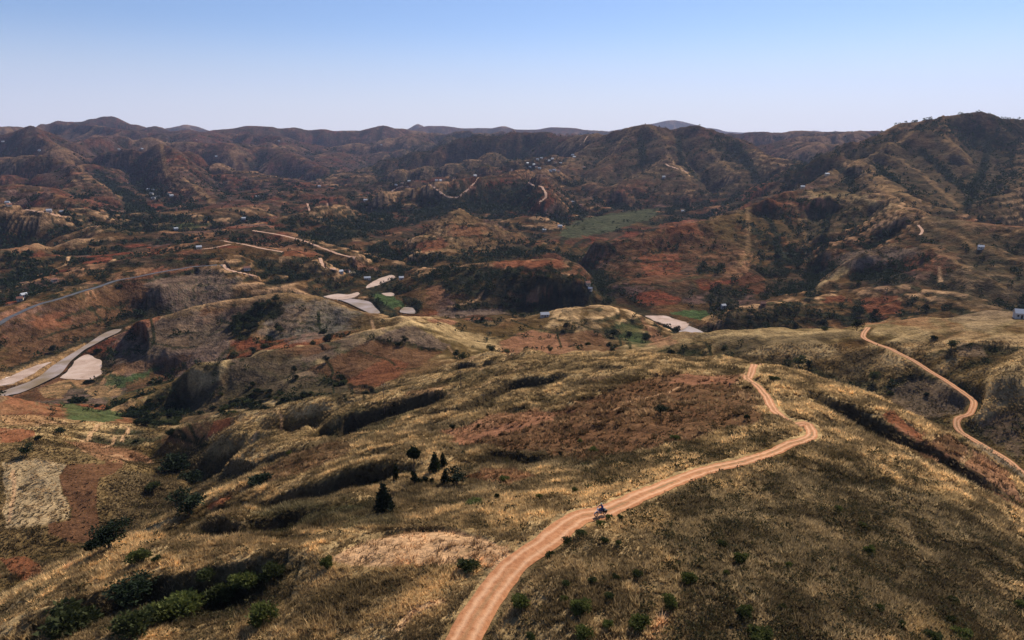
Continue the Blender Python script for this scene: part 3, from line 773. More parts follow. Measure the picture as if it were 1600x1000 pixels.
patch('red', [(0,612),(60,632),(110,646),(100,662),(40,666),(0,660)], 3, .5)
patch('brown', [(195,598),(280,570),(300,575),(260,595),(200,612)], .8, .8, 2)
patch('brown', [(0,515),(60,485),(140,460),(220,440),(260,440),(180,500),(100,545),(0,575)], 3, .7)
patch('dustred', [(0,490),(50,470),(60,480),(10,505)], 2, .7)
patch('red', [(40,500),(90,490),(110,505),(60,520)], 2, .5)
patch('mauve', [(225,440),(330,425),(380,440),(350,470),(290,482),(240,462)], 2, .8, 3)
patch('dustred', [(770,540),(830,515),(870,520),(900,545),(860,572),(800,560)], 1.2, .75)
patch('brown', [(872,520),(930,514),(965,545),(905,556)], 1, .8)
patch('green', [(955,500),(1000,506),(1012,540),(985,550)], 2, .5)
patch('dustred', [(660,498),(705,499),(715,504),(690,510)], .8, .8)
patch('dustred', [(1000,492),(1030,520),(1060,535),(1020,545),(1010,520)], 1.5, .6)
patch('straw', [(640,505),(700,510),(780,535),(790,548),(740,545),(690,525)], 3, .6)
patch('green', [(576,460),(594,456),(609,460),(630,475),(643,484),(627,480),(609,485),(598,476)], .5, 1)
patch('green', [(1044,489),(1070,485),(1105,486),(1114,494),(1095,500),(1070,495)], .5, 1)
patch('ochre', [(1095,499),(1114,490),(1120,498),(1105,504)], .5, .9)
patch('ochre', SHOAL, .35, .9, zrel=WZ)
for s_ in SANDS: patch('sand', s_, .35, 1, zrel=WZ)
patch('white', SANDS[0], .3, .35, zrel=WZ); patch('white', SANDS[2], .3, .6, zrel=WZ)
patch('wood', [(0,612),(45,596),(66,590),(52,604),(20,618),(0,624)], .5, .9)
patch('wood', [(95,588),(112,568),(128,556),(124,566),(105,584),(96,593)], .4, .9)
patch('wood', [(20,582),(70,562),(125,538),(160,522),(155,518),(100,540),(40,565),(0,578)], .8, .7)
patch('wood', [(600,476),(622,488),(600,492),(585,478),(575,466),(582,462)], .6, .9)
patch('wood', [(516,456),(545,450),(548,458),(525,462)], .6, .9); patch('wood', [(560,452),(620,440),(640,450),(600,460),(565,462)], 1, .8)
patch('wood', [(640,432),(700,418),(780,420),(860,420),(930,440),(955,470),(880,475),(800,462),(740,467),(660,452)], 3, .92)
patch('wood', [(620,462),(660,470),(660,488),(640,484)], 1, .8)
patch('mauve', [(680,486),(780,480),(800,490),(700,496)], 1, .9)
patch('dustred', [(665,450),(690,445),(690,470),(670,478)], 1.5, .6); patch('dustred', [(818,478),(832,455),(845,478)], 1, .7)
patch('red', [(770,408),(880,406),(880,418),(770,418)], 1, .8)
patch('wood', [(600,362),(650,340),(700,305),(760,292),(830,290),(850,310),(800,332),(760,337),(720,322),(690,338)], 4, .95)
patch('wood', [(470,372),(520,345),(600,335),(620,345),(560,372),(500,382)], 3, .85)
patch('wood', [(440,345),(490,330),(500,340),(470,360),(430,362)], 3, .6)
patch('ochre', [(660,385),(700,345),(722,330),(770,350),(820,375),(760,395),(700,395)], 4, .45)
patch('red', [(650,382),(690,366),(702,385),(660,396)], 1, .7); patch('red', [(700,350),(750,352),(760,372),(700,370)], 2, .5)
COL['paddy'] = c(.060,.062,.032)
patch('paddy', [(870,368),(900,345),(950,334),(1030,324),(1022,340),(960,360),(900,373)], 1.5, .95)
patch('shrub_shade', [(640,400),(700,398),(760,400),(860,392),(880,385),(850,400),(760,412),(660,412)], 2, .7)
patch('brown', [(890,400),(960,380),(1050,355),(1120,345),(1160,400),(1120,440),(1030,450),(960,430)], 4, .7, 5)
patch('red', [(1000,398),(1062,396),(1064,430),(1005,432)], 1, .75, 4); patch('red', [(1030,350),(1075,345),(1100,365),(1050,370)], 1, .5)
patch('olive', [(1100,350),(1150,325),(1220,320),(1250,380),(1200,400),(1140,380)], 4, .6)
patch('wood', [(1148,345),(1165,345),(1205,370),(1245,412),(1225,412),(1180,372)], 1, .95, tree=.5)
patch('red', [(1160,322),(1215,312),(1230,330),(1190,335)], 2, .6)
patch('wood', [(1085,415),(1130,415),(1130,428),(1090,428)], 1, .85); patch('wood', [(1110,452),(1150,435),(1172,460),(1130,482),(1100,472)], 2, .85)
patch('heath', [(1250,322),(1340,307),(1400,332),(1350,347),(1290,372),(1255,362)], 3, .7, 5)
patch('straw', [(1260,300),(1330,300),(1400,318),(1412,326),(1340,312),(1265,308)], 1.5, .5)
patch('mauve', [(1290,402),(1350,390),(1430,385),(1452,396),(1400,406),(1320,416)], 1.5, .85, 3)
patch('wood', [(1350,432),(1400,425),(1442,436),(1400,447),(1360,448)], 2, .8)
patch('straw', [(1262,462),(1285,438),(1320,420),(1330,424),(1290,445),(1270,465)], 1.2, .6)
patch('red', [(1340,466),(1400,462),(1412,488),(1380,500),(1355,488)], 1, .75); patch('red', [(1285,465),(1320,462),(1330,472),(1290,473)], 1, .8)
patch('shrub_shade', [(1120,492),(1180,478),(1270,474),(1290,500),(1200,515),(1130,516)], 3, .7)
patch('heath', [(1450,335),(1600,362),(1600,500),(1480,470),(1440,390)], 8, .7)
patch('wood', [(1480,368),(1600,412),(1600,440),(1540,410)], 4, .6, tree=.6)
patch('heath', [(1200,300),(1300,240),(1390,200),(1600,190),(1600,345),(1450,325),(1300,290)], 10, .75)
patch('wood', [(1320,222),(1380,205),(1400,192),(1500,180),(1560,178),(1600,190),(1600,260),(1540,240),(1450,205),(1390,225),(1330,245)], 6, .75, tree=.8)
patch('wood', [(1490,332),(1540,300),(1600,250),(1600,300),(1540,332)], 5, .6, tree=.6)
patch('wood', [(1210,275),(1290,235),(1330,235),(1260,275),(1215,300)], 5, .7)
patch('ochre', [(1330,250),(1345,250),(1400,290),(1470,335),(1455,335),(1380,295)], 1.5, .5); patch('ochre', [(1475,195),(1485,215),(1512,250),(1505,252),(1475,215)], 1.5, .5)
patch('heath', [(880,215),(1010,197),(1140,208),(1230,270),(1150,305),(1000,305),(890,280)], 10, .55)
patch('wood', [(1100,215),(1140,215),(1180,245),(1150,255),(1110,235)], 3, .7); patch('shrub_shade', [(700,210),(880,210),(860,235),(700,250),(560,280),(560,262)], 8, .5)
patch('wood', [(540,285),(640,272),(800,240),(860,235),(860,255),(700,272),(592,296)], 5, .6, tree=.7)
patch('shrub_shade', [(130,360),(200,345),(330,340),(320,355),(200,366)], 2, .7); patch('green', [(230,352),(330,348),(320,355),(240,358)], 1.5, .4)
patch('wood', [(0,400),(40,390),(60,412),(40,450),(0,472)], 3, .9)
patch('wood', [(40,455),(90,440),(90,452),(45,468)], 2, .6)
patch('wood', [(400,408),(470,400),(520,420),(500,440),(440,440),(400,430)], 3, .6)
patch('dustred', [(380,372),(450,382),(520,398),(480,398),(400,385)], 2, .5); patch('dustred', [(545,408),(580,415),(590,425),(560,422)], 1, .8)
patch('red', [(455,392),(500,395),(500,402),(440,400)], 1, .7)
patch('olive', [(700,550),(830,552),(980,562),(1060,568),(940,590),(880,600),(800,630),(700,640),(640,650),(720,600)], 6, .35)
patch('dustred', [(560,640),(640,612),(700,600),(680,616),(600,640)], 2, .5)
patch('heath', [(930,575),(985,572),(1000,590),(930,600),(880,615),(900,590)], 2, .5)
patch('olive', [(440,640),(560,632),(600,640),(520,670),(420,700),(340,720),(310,745),(300,710),(350,680)], 4, .6)
patch('shrub_shade', [(590,650),(640,636),(650,645),(600,668),(560,685),(540,680)], 2.5, .8)  # shadow on the spur's face painted in as a dark patch
# hedges, terrace edges and footpaths (photo pixels)
def stroke(kind, pts, wd, amt=.85, dens=0.0):
    P = on_ground(pts)
    if len(P) < 2: return
    Q = [P[0]]
    for p in P[1:]:
        if math.dist(p, Q[-1]) < 1.6 * math.hypot(*Q[-1]) * .3: Q.append(p)
    if len(Q) < 2: return
    P = spline(Q, max(1.5, wd)); m, d, s, idx = near_path(P, wd * 2.2)
    w_ = wd * (.5 + .9 * n3[m])
    f = (1 - ss(d[m], w_ * .5, w_)) * amt
    G[m] = mix(G[m], COL[kind] * (.8 + .4 * n2[m])[..., None], f)
    if kind in ('shrub_shade', 'wood'): TREED[m] = np.maximum(TREED[m], dens * f)
    else: GRASSY[m] *= 1 - f
for pts in [[(265,525),(320,521),(362,510)], [(200,545),(260,540),(312,538)], [(345,498),(376,512)], [(372,488),(398,505)], [(400,534),(425,536),(470,528),(540,518)], [(230,498),(240,520),(232,545)], [(440,500),(470,505),(505,508)], [(455,515),(480,512),(500,520)], [(497,488),(500,515)],
            [(575,530),(610,535),(650,540),(690,548)], [(515,592),(550,603),(585,612),(605,613)], [(560,548),(600,560),(617,570)], [(505,560),(520,580),(515,592)], [(450,600),(470,590),(500,592)], [(550,610),(570,625)], [(520,605),(540,625)], [(655,575),(620,575)],
            [(300,590),(340,575),(380,562)], [(265,682),(300,690),(330,692)], [(278,668),(300,672),(318,684)], [(250,685),(290,684)], 
            [(1440,560),(1480,548),(1530,538),(1600,545)], [(1385,606),(1420,587),(1460,590),(1500,605),(1520,630)], [(1020,552),(1060,540),(1110,556)], [(1080,536),(1110,550),(1125,560)], [(1500,690),(1540,700),(1600,735)], [(1540,665),(1570,670),(1600,668)],
            [(800,500),(830,512),(860,520)], [(860,498),(900,505),(935,520)], [(870,520),(905,545)], [(930,500),(965,525),(985,545)], [(760,530),(800,525),(850,530)],
            [(60,470),(120,455),(180,440)], [(90,500),(150,480),(200,470)], [(60,530),(110,515),(160,500)], [(140,480),(160,500),(175,515)],
            [(900,385),(960,392),(1040,388)], [(940,405),(1000,410),(1080,405)], [(930,425),(1000,432),(1100,425)], [(1160,330),(1230,322),(1290,330)], [(1270,318),(1330,325),(1380,322)], [(1280,335),(1330,345),(1370,338)], [(1300,410),(1380,400),(1450,405)], [(1320,472),(1400,470)], [(1300,485),(1400,492)],
            [(640,395),(700,388),(780,392)], [(660,375),(720,370),(780,372)], [(690,355),(750,352)], [(880,445),(960,452),(1040,448)],
            [(940,235),(1000,232),(1060,240)], [(930,250),(1000,248),(1060,255)], [(980,275),(1040,280),(1100,282)], [(900,225),(950,222),(990,225)], [(1050,225),(1100,235)], [(1360,280),(1400,275),(1440,285)], [(1400,300),(1440,303),(1480,300)], [(1500,280),(1540,276)], [(1330,265),(1360,270)]]:
    Dm = hit(*pts[len(pts) // 2]); 
    if Dm: stroke('shrub_shade', pts, np.clip(math.hypot(Dm[0], Dm[1]) * .0028, .9, 5.5), .9, .5)
for pts in [[(128,690),(160,662),(180,664),(200,668),(190,690)], [(160,700),(175,695),(180,682)], [(20,735),(22,770),(14,815)], [(108,890),(112,878),(118,868)], [(0,675),(30,670),(60,665),(100,660)], [(130,705),(180,712),(240,722)],
            [(620,985),(640,960),(690,940)], [(560,866),(640,862),(700,850),(760,845)], [(1503,722),(1512,705),(1516,690)], [(600,515),(580,500)], [(1060,605),(960,640)], [(1165,580),(1150,600)], [(1040,960),(1020,1000)],
            [(1300,455),(1350,450),(1420,450)], [(1468,420),(1470,440)], [(1050,250),(1078,275)], [(1320,255),(1340,270)], [(820,570),(760,600),(700,615)], [(832,548),(800,560),(740,585)], [(700,540),(740,560),(700,585)], [(395,690),(440,655),(400,650)],
            [(0,455),(50,440),(120,420),(180,405)], [(60,430),(100,415),(110,400)], [(700,480),(740,470),(755,455)]]:
    Dm = hit(*pts[len(pts) // 2])
    if Dm: stroke('tan', pts, np.clip(math.hypot(Dm[0], Dm[1]) * .0028, .6, 4), .75)
# straw with crest sunlight painted in; faces painted dark for their shade
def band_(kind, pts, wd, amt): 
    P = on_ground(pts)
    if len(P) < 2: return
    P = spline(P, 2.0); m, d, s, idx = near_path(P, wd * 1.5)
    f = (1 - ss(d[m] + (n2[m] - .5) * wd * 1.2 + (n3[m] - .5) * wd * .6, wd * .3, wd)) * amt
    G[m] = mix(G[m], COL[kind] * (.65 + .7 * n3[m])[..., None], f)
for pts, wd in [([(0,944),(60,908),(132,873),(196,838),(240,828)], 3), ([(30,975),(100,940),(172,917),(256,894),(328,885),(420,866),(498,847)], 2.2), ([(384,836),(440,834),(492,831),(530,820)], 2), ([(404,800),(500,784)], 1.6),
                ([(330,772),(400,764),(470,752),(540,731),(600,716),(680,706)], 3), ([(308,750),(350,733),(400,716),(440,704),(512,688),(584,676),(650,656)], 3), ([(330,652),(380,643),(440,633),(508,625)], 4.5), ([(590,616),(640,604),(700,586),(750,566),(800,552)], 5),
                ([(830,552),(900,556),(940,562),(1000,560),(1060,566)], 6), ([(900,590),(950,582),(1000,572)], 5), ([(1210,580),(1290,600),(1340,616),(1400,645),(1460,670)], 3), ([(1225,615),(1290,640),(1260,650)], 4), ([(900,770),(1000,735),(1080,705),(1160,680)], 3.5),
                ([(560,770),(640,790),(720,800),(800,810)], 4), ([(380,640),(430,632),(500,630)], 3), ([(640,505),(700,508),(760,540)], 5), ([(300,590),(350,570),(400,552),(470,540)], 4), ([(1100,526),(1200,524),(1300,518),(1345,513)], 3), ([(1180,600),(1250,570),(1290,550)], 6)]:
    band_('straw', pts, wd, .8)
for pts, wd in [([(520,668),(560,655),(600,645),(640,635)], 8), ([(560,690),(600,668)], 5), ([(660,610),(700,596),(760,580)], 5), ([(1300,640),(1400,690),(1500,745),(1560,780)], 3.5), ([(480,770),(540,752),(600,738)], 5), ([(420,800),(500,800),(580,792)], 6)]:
    band_('shrub_shade', pts, wd, .65)

# crest light painted in as ochre, bushy ravines darkened, on the big right-hand hills and the central mountain
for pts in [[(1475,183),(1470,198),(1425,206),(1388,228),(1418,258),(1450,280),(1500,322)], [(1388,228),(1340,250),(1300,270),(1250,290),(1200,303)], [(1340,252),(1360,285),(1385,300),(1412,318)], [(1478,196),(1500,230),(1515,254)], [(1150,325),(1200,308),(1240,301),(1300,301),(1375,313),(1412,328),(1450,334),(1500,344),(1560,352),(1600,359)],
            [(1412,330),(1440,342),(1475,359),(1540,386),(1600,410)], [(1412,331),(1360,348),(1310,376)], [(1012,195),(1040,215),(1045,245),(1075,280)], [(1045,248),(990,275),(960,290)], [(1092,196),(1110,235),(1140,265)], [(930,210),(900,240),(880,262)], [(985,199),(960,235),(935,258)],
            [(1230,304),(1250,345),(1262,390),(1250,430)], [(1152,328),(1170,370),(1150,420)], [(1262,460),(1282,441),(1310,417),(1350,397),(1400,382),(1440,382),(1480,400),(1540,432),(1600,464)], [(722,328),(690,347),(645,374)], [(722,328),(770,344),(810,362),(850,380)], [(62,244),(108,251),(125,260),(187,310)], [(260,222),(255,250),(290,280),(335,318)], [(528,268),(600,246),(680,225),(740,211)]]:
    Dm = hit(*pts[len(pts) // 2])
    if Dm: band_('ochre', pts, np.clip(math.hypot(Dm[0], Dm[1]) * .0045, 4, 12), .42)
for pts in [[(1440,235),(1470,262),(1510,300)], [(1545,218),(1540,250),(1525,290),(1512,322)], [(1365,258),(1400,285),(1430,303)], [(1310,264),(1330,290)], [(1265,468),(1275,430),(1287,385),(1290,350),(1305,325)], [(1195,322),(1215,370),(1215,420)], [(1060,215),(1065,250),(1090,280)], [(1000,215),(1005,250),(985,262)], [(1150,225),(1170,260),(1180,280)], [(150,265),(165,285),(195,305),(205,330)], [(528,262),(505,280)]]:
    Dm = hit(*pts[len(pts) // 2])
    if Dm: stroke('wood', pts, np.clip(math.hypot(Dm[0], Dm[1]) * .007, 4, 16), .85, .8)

for pts, wd in [([(1392,692),(1440,712),(1490,738),(1540,764),(1582,792),(1600,803)], 2.2), ([(1400,664),(1440,690),(1480,712)], 1.2)]: band_('dustred', pts, wd, .9)
# steep bank faces: grass thinned, their shade painted in as a darker tone
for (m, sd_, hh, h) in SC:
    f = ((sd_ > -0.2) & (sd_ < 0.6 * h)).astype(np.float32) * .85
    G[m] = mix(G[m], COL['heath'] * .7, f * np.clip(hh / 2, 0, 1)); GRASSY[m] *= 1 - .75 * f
# ------------------------------------------------------------------ ground mesh
def new_mesh(name, co, faces, smooth=True, mat=None, n=4):
    me = bpy.data.meshes.new(name)
    co = np.asarray(co, np.float32); f = np.asarray(faces, np.int32)
    me.vertices.add(len(co)); me.vertices.foreach_set('co', co.ravel())
    me.loops.add(f.size); me.loops.foreach_set('vertex_index', f.ravel())
    me.polygons.add(len(f)); me.polygons.foreach_set('loop_start', np.arange(0, f.size, f.shape[1], dtype=np.int32))
    if smooth: me.polygons.foreach_set('use_smooth', np.ones(len(f), dtype=bool))
    me.update()
    if mat: me.materials.append(mat)
    return me
def link(name, me, parent=None, loc=None, label=None, cat=None, group=None, kind=None):
    o = bpy.data.objects.new(name, me); scene.collection.objects.link(o)
    if parent: o.parent = parent
    if loc is not None: o.location = loc
    if label: o['label'] = label
    if cat: o['category'] = cat
    if group: o['group'] = group
    if kind: o['kind'] = kind
    return o
def grid_faces(nu, na):
    idx = np.arange(nu * na).reshape(nu, na)
    return np.stack([idx[:-1, :-1], idx[:-1, 1:], idx[1:, 1:], idx[1:, :-1]], -1).reshape(-1, 4)
def set_attr(me, name, typ, data):
    a = me.attributes.new(name, typ, 'POINT')
    a.data.foreach_set({'FLOAT': 'value', 'FLOAT_COLOR': 'color', 'FLOAT_VECTOR': 'vector'}[typ], np.asarray(data, np.float32).ravel())

class NT:
    """tiny helper for node materials"""
    def __init__(s, name, rough=1.0, spec=0.1):
        s.m = bpy.data.materials.new(name); s.m.use_nodes = True
        s.t = s.m.node_tree; s.b = s.t.nodes['Principled BSDF']
        s.b.inputs['Roughness'].default_value = rough; s.b.inputs['Specular IOR Level'].default_value = spec
    def n(s, typ, **kw):
        nd = s.t.nodes.new(typ)
        for k, v in kw.items():
            if k.startswith('_'): setattr(nd, k[1:], v)
            else:
                nd.inputs[k if not k.isdigit() else int(k)].default_value = v
        return nd
    def l(s, a, b): s.t.links.new(a, b)
    def math(s, op, a, b=None, clamp=False):
        nd = s.t.nodes.new('ShaderNodeMath'); nd.operation = op; nd.use_clamp = clamp
        for i, v in enumerate((a, b)):
            if v is None: continue
            if isinstance(v, (int, float)): nd.inputs[i].default_value = v
            else: s.l(v, nd.inputs[i])
        return nd.outputs[0]
    def ramp(s, src, stops):
        r = s.t.nodes.new('ShaderNodeValToRGB'); e = r.color_ramp.elements
        for i, (p, col) in enumerate(stops):
            if i > 1: e.new(p)
            e[i].position = p; e[i].color = (*col, 1) if len(col) == 3 else col
        s.l(src, r.inputs[0]); return r.outputs[0]
    def noise(s, vec, scale, detail=4, rough=.55, dist=0.0):
        nd = s.n('ShaderNodeTexNoise', Scale=scale, Detail=detail, Roughness=rough, Distortion=dist); s.l(vec, nd.inputs['Vector']); return nd.outputs[0]
    def mixc(s, typ, f, a, b):
        nd = s.t.nodes.new('ShaderNodeMix'); nd.data_type = 'RGBA'; nd.blend_type = typ
        for sock, v in ((nd.inputs[0], f), (nd.inputs[6], a), (nd.inputs[7], b)):
            if isinstance(v, (int, float)): sock.default_value = v
            elif isinstance(v, tuple): sock.default_value = (*v, 1)
            else: s.l(v, sock)
        return nd.outputs[2]
g = NT('hill_ground', 1.0, 0.0)
geo = g.n('ShaderNodeNewGeometry'); P_ = geo.outputs['Position']
att = g.n('ShaderNodeAttribute', _attribute_name='cover')
near = g.n('ShaderNodeAttribute', _attribute_name='near')
na = g.noise(P_, 0.9, 6, .62); nb = g.noise(P_, 0.16, 5, .6); nc = g.noise(P_, 4.5, 3, .6)
v1 = g.math('ADD', g.math('MULTIPLY', na, 1.3), g.math('ADD', g.math('MULTIPLY', nb, .9), g.math('MULTIPLY', nc, .5)))   # ~1.35
v2 = g.math('ADD', g.math('MULTIPLY', g.math('SUBTRACT', v1, 1.35), 1.6), 1.0, True if False else False)
v3 = g.math('MAXIMUM', v2, 0.25)
gm = g.n('ShaderNodeCombineColor'); 
for i in range(3): g.l(v3, gm.inputs[i])
col = g.mixc('MULTIPLY', 1.0, att.outputs[0], gm.outputs[0])
# small dark tufts and stones
vor = g.n('ShaderNodeTexVoronoi', Scale=0.55, _feature='F1'); g.l(P_, vor.inputs['Vector'])
tuft = g.ramp(vor.outputs['Distance'], [(.10, (1, 1, 1)), (.32, (0, 0, 0))])
tn = g.ramp(g.noise(P_, .07, 3), [(.45, (0, 0, 0)), (.62, (1, 1, 1))])
tf_ = g.math('MULTIPLY', g.math('MULTIPLY', tuft, tn), .55)
col = g.mixc('MIX', tf_, col, (.045, .045, .018))
ln = g.n('ShaderNodeVectorMath', _operation='LENGTH'); g.l(P_, ln.inputs[0])
fr_ = g.math('MULTIPLY', g.math('SUBTRACT', ln.outputs['Value'], 260.0), 1 / 500.0, True)
nf = g.noise(P_, .075, 6, .72); nf2 = g.noise(P_, .021, 5, .7)
fv = g.math('ADD', g.math('MULTIPLY', nf, 2.9), g.math('MULTIPLY', nf2, 1.6)); fv = g.math('SUBTRACT', fv, 1.25)
fv = g.math('MAXIMUM', fv, .18)
fc = g.n('ShaderNodeCombineColor')
for i in range(3): g.l(fv, fc.inputs[i])
cm = g.mixc('MULTIPLY', 1.0, col, fc.outputs[0]); col = g.mixc('MIX', fr_, col, cm)
g.l(col, g.b.inputs['Base Color'])
hb = g.math('ADD', g.math('MULTIPLY', na, .5), g.math('MULTIPLY', nc, .15))
hb = g.math('ADD', hb, g.math('MULTIPLY', nb, 2.0)); hb = g.math('ADD', hb, g.math('MULTIPLY', g.math('MULTIPLY', nf2, 14.0), fr_))
hb = g.math('ADD', hb, g.math('MULTIPLY', g.math('MULTIPLY', nf, 4.0), fr_))
bump = g.n('ShaderNodeBump', Strength=0.9, Distance=1.0); g.l(hb, bump.inputs['Height']); g.l(bump.outputs[0], g.b.inputs['Normal'])
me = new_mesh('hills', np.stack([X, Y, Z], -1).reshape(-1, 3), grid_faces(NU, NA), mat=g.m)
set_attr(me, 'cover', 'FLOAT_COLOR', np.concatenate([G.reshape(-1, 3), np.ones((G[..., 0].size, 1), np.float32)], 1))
link('hills', me, kind='structure')
print("ground", round(time.time() - T_START, 1))

# tracks as strips laid on the levelled ground
def ribbon(name, P, half, lift, mat, nx=9, rag=0.12, taper=1.0):
    tx = np.gradient(P[:, 0]); ty = np.gradient(P[:, 1]); l = np.hypot(tx, ty) + 1e-9
    nxv, nyv = ty / l, -tx / l
    s = np.linspace(-1, 1, nx)
    e = 1 + (fbm(P[:, 0] * 1.0, P[:, 1], 2.2, 3, 71) - .5) * 2 * rag; e2 = 1 + (fbm(P[:, 0], P[:, 1], 2.2, 3, 77) - .5) * 2 * rag
    half = np.interp(np.hypot(P[:, 0], P[:, 1]), [75, 120], [half, half * taper])[:, None]
    hw = half * np.where(s[None, :] < 0, e[:, None], e2[:, None])
    x = P[:, 0][:, None] + nxv[:, None] * s[None, :] * hw; y = P[:, 1][:, None] + nyv[:, None] * s[None, :] * hw
    z = ground(x, y) + lift * (1 - .55 * np.abs(s[None, :]) ** 6)
    z -= 0.08 * np.exp(-((np.abs(s[None, :]) - .48) / .16) ** 2) * (lift < .3)
    me = new_mesh(name, np.stack([x, y, z], -1).reshape(-1, 3), grid_faces(len(P), nx), mat=mat)
    set_attr(me, 'across', 'FLOAT', np.broadcast_to(s[None, :], x.shape))
    return link(name, me, kind='structure')
tm = NT('red_earth_track', .95, .1)
tg = tm.n('ShaderNodeNewGeometry'); TP = tg.outputs['Position']
ac = tm.n('ShaderNodeAttribute', _attribute_name='across').outputs['Fac']
aa = tm.math('ABSOLUTE', ac)
wob = tm.math('MULTIPLY', tm.math('SUBTRACT', tm.noise(TP, .45, 3), .5), .5)
rut = tm.math('ABSOLUTE', tm.math('SUBTRACT', tm.math('ADD', aa, wob), .48))
rutc = tm.ramp(rut, [(.02, (1, 1, 1)), (.26, (0, 0, 0))])
nn = tm.noise(TP, 1.3, 6, .65)
c1 = tm.ramp(nn, [(.3, (.37, .145, .058)), (.7, (.56, .26, .12))])
c2 = tm.mixc('MIX', tm.math('MULTIPLY', rutc, .75), c1, (.68, .39, .215))
gr = tm.math('MULTIPLY', tm.ramp(tm.math('ADD', aa, wob), [(.0, (1, 1, 1)), (.22, (0, 0, 0))]), tm.ramp(tm.noise(TP, .06, 2), [(.42, (0, 0, 0)), (.56, (1, 1, 1))]))
c3 = tm.mixc('MIX', tm.math('MULTIPLY', gr, .85), c2, (.20, .15, .07))
tm.l(c3, tm.b.inputs['Base Color'])
tb = tm.n('ShaderNodeBump', Strength=.7, Distance=.25); tm.l(nn, tb.inputs['Height']); tm.l(tb.outputs[0], tm.b.inputs['Normal'])
P, h = tracks['dirt_track']; ribbon('dirt_track', P, 1.65, .17, tm.m, 17, .22, .70)
P, h = tracks['side_track']; ribbon('side_track', P, 1.4, .2, tm.m, 9, .12)
dm = NT('dusty_road', .95, .1); dg = dm.n('ShaderNodeNewGeometry')
dm.l(dm.ramp(dm.noise(dg.outputs['Position'], .12, 5, .7), [(.3, (.42, .21, .12)), (.7, (.62, .40, .27))]), dm.b.inputs['Base Color'])
for k, (pts, wd) in enumerate(DIRTS):
    P, h = tracks['dirt_road_%d' % k]; ribbon('dirt_road', P, wd / 2, .35, dm.m, 4, .25)
am = NT('worn_asphalt', .85, .3); ag = am.n('ShaderNodeNewGeometry')
am.l(am.ramp(am.noise(ag.outputs['Position'], .2, 4), [(.3, (.06, .06, .066)), (.7, (.11, .105, .105))]), am.b.inputs['Base Color'])
P, h = tracks['paved_road']; ribbon('paved_road', P, 3.0, .3, am.m, 5, .04)

# water and sand
def flat_poly(name, P, z, mat, kind='structure'):
    import mathutils
    tri = mathutils.geometry.tessellate_polygon([[mathutils.Vector((p[0], p[1], 0)) for p in P]])
    me = new_mesh(name, np.array([(p[0], p[1], z) for p in P]), np.array(tri), smooth=False, mat=mat)
    return link(name, me, kind=kind)
wm = NT('silty_water', .5, .12); wg = wm.n('ShaderNodeNewGeometry')
wn = wm.noise(wg.outputs['Position'], .035, 5, .6, .6)
wm.l(wm.ramp(wn, [(.35, (.22, .15, .075)), (.65, (.40, .31, .27))]), wm.b.inputs['Base Color'])
wb = wm.n('ShaderNodeBump', Strength=.25, Distance=.3); wm.l(wm.noise(wg.outputs['Position'], .8, 3), wb.inputs['Height']); wm.l(wb.outputs[0], wm.b.inputs['Normal'])
for k, P in enumerate(RIVER): flat_poly('river' if k != 2 else 'pond', P, WATER + .1, wm.m)
sm = NT('river_sand', .95, .1); sg_ = sm.n('ShaderNodeNewGeometry')
sm.l(sm.ramp(sm.noise(sg_.outputs['Position'], .06, 5, .65, .4), [(.3, (.34, .22, .155)), (.5, (.50, .35, .26)), (.72, (.60, .45, .36))]), sm.b.inputs['Base Color'])
for k, poly in enumerate(SANDS):
    P = plain(poly); P = spline(P + P[:1], 4)[:-1, :2]
    gz = float(np.max(ground(P[:, 0], P[:, 1])))
    P = P + (fbm(P[:, 0], P[:, 1], 12, 3, 141)[:, None] - .5) * 5
    flat_poly('sandbank', P, WATER + .62, sm.m)
# ------------------------------------------------------------------ vegetation
rng = np.random.RandomState(11)
def leaf_mat(name, a, b, trans=.35):
    m = NT(name, .8, .15)
    g_ = m.n('ShaderNodeNewGeometry'); oi = m.n('ShaderNodeObjectInfo')
    nz = m.noise(g_.outputs['Position'], 1.7, 3, .6)
    cc = m.ramp(nz, [(.3, a), (.72, b)])
    hs = m.n('ShaderNodeHueSaturation'); m.l(m.math('ADD', m.math('MULTIPLY', oi.outputs['Random'], .5), .75), hs.inputs['Value']); m.l(cc, hs.inputs['Color'])
    tr = m.n('ShaderNodeBsdfTranslucent'); mx = m.n('ShaderNodeMixShader'); mx.inputs[0].default_value = trans
    m.l(hs.outputs[0], m.b.inputs['Base Color']); m.l(hs.outputs[0], tr.inputs[0])
    m.l(m.b.outputs[0], mx.inputs[1]); m.l(tr.outputs[0], mx.inputs[2])
    m.l(mx.outputs[0], m.t.nodes['Material Output'].inputs[0])
    return m.m
LEAF_DARK = leaf_mat('dark_foliage', (.010, .016, .007), (.028, .042, .014), .2)
LEAF_GREEN = leaf_mat('green_foliage', (.055, .068, .016), (.15, .155, .040), .35)
LEAF_OLIVE = leaf_mat('olive_foliage', (.035, .045, .014), (.09, .095, .03), .3)
LEAF_PINE = leaf_mat('pine_needles', (.008, .014, .008), (.024, .036, .016), .15)
bk = NT('bark', .95, .1); bg_ = bk.n('ShaderNodeNewGeometry'); bk.l(bk.ramp(bk.noise(bg_.outputs['Position'], 3, 4), [(.3, (.05, .035, .025)), (.7, (.12, .085, .06))]), bk.b.inputs['Base Color'])
BARK = bk.m
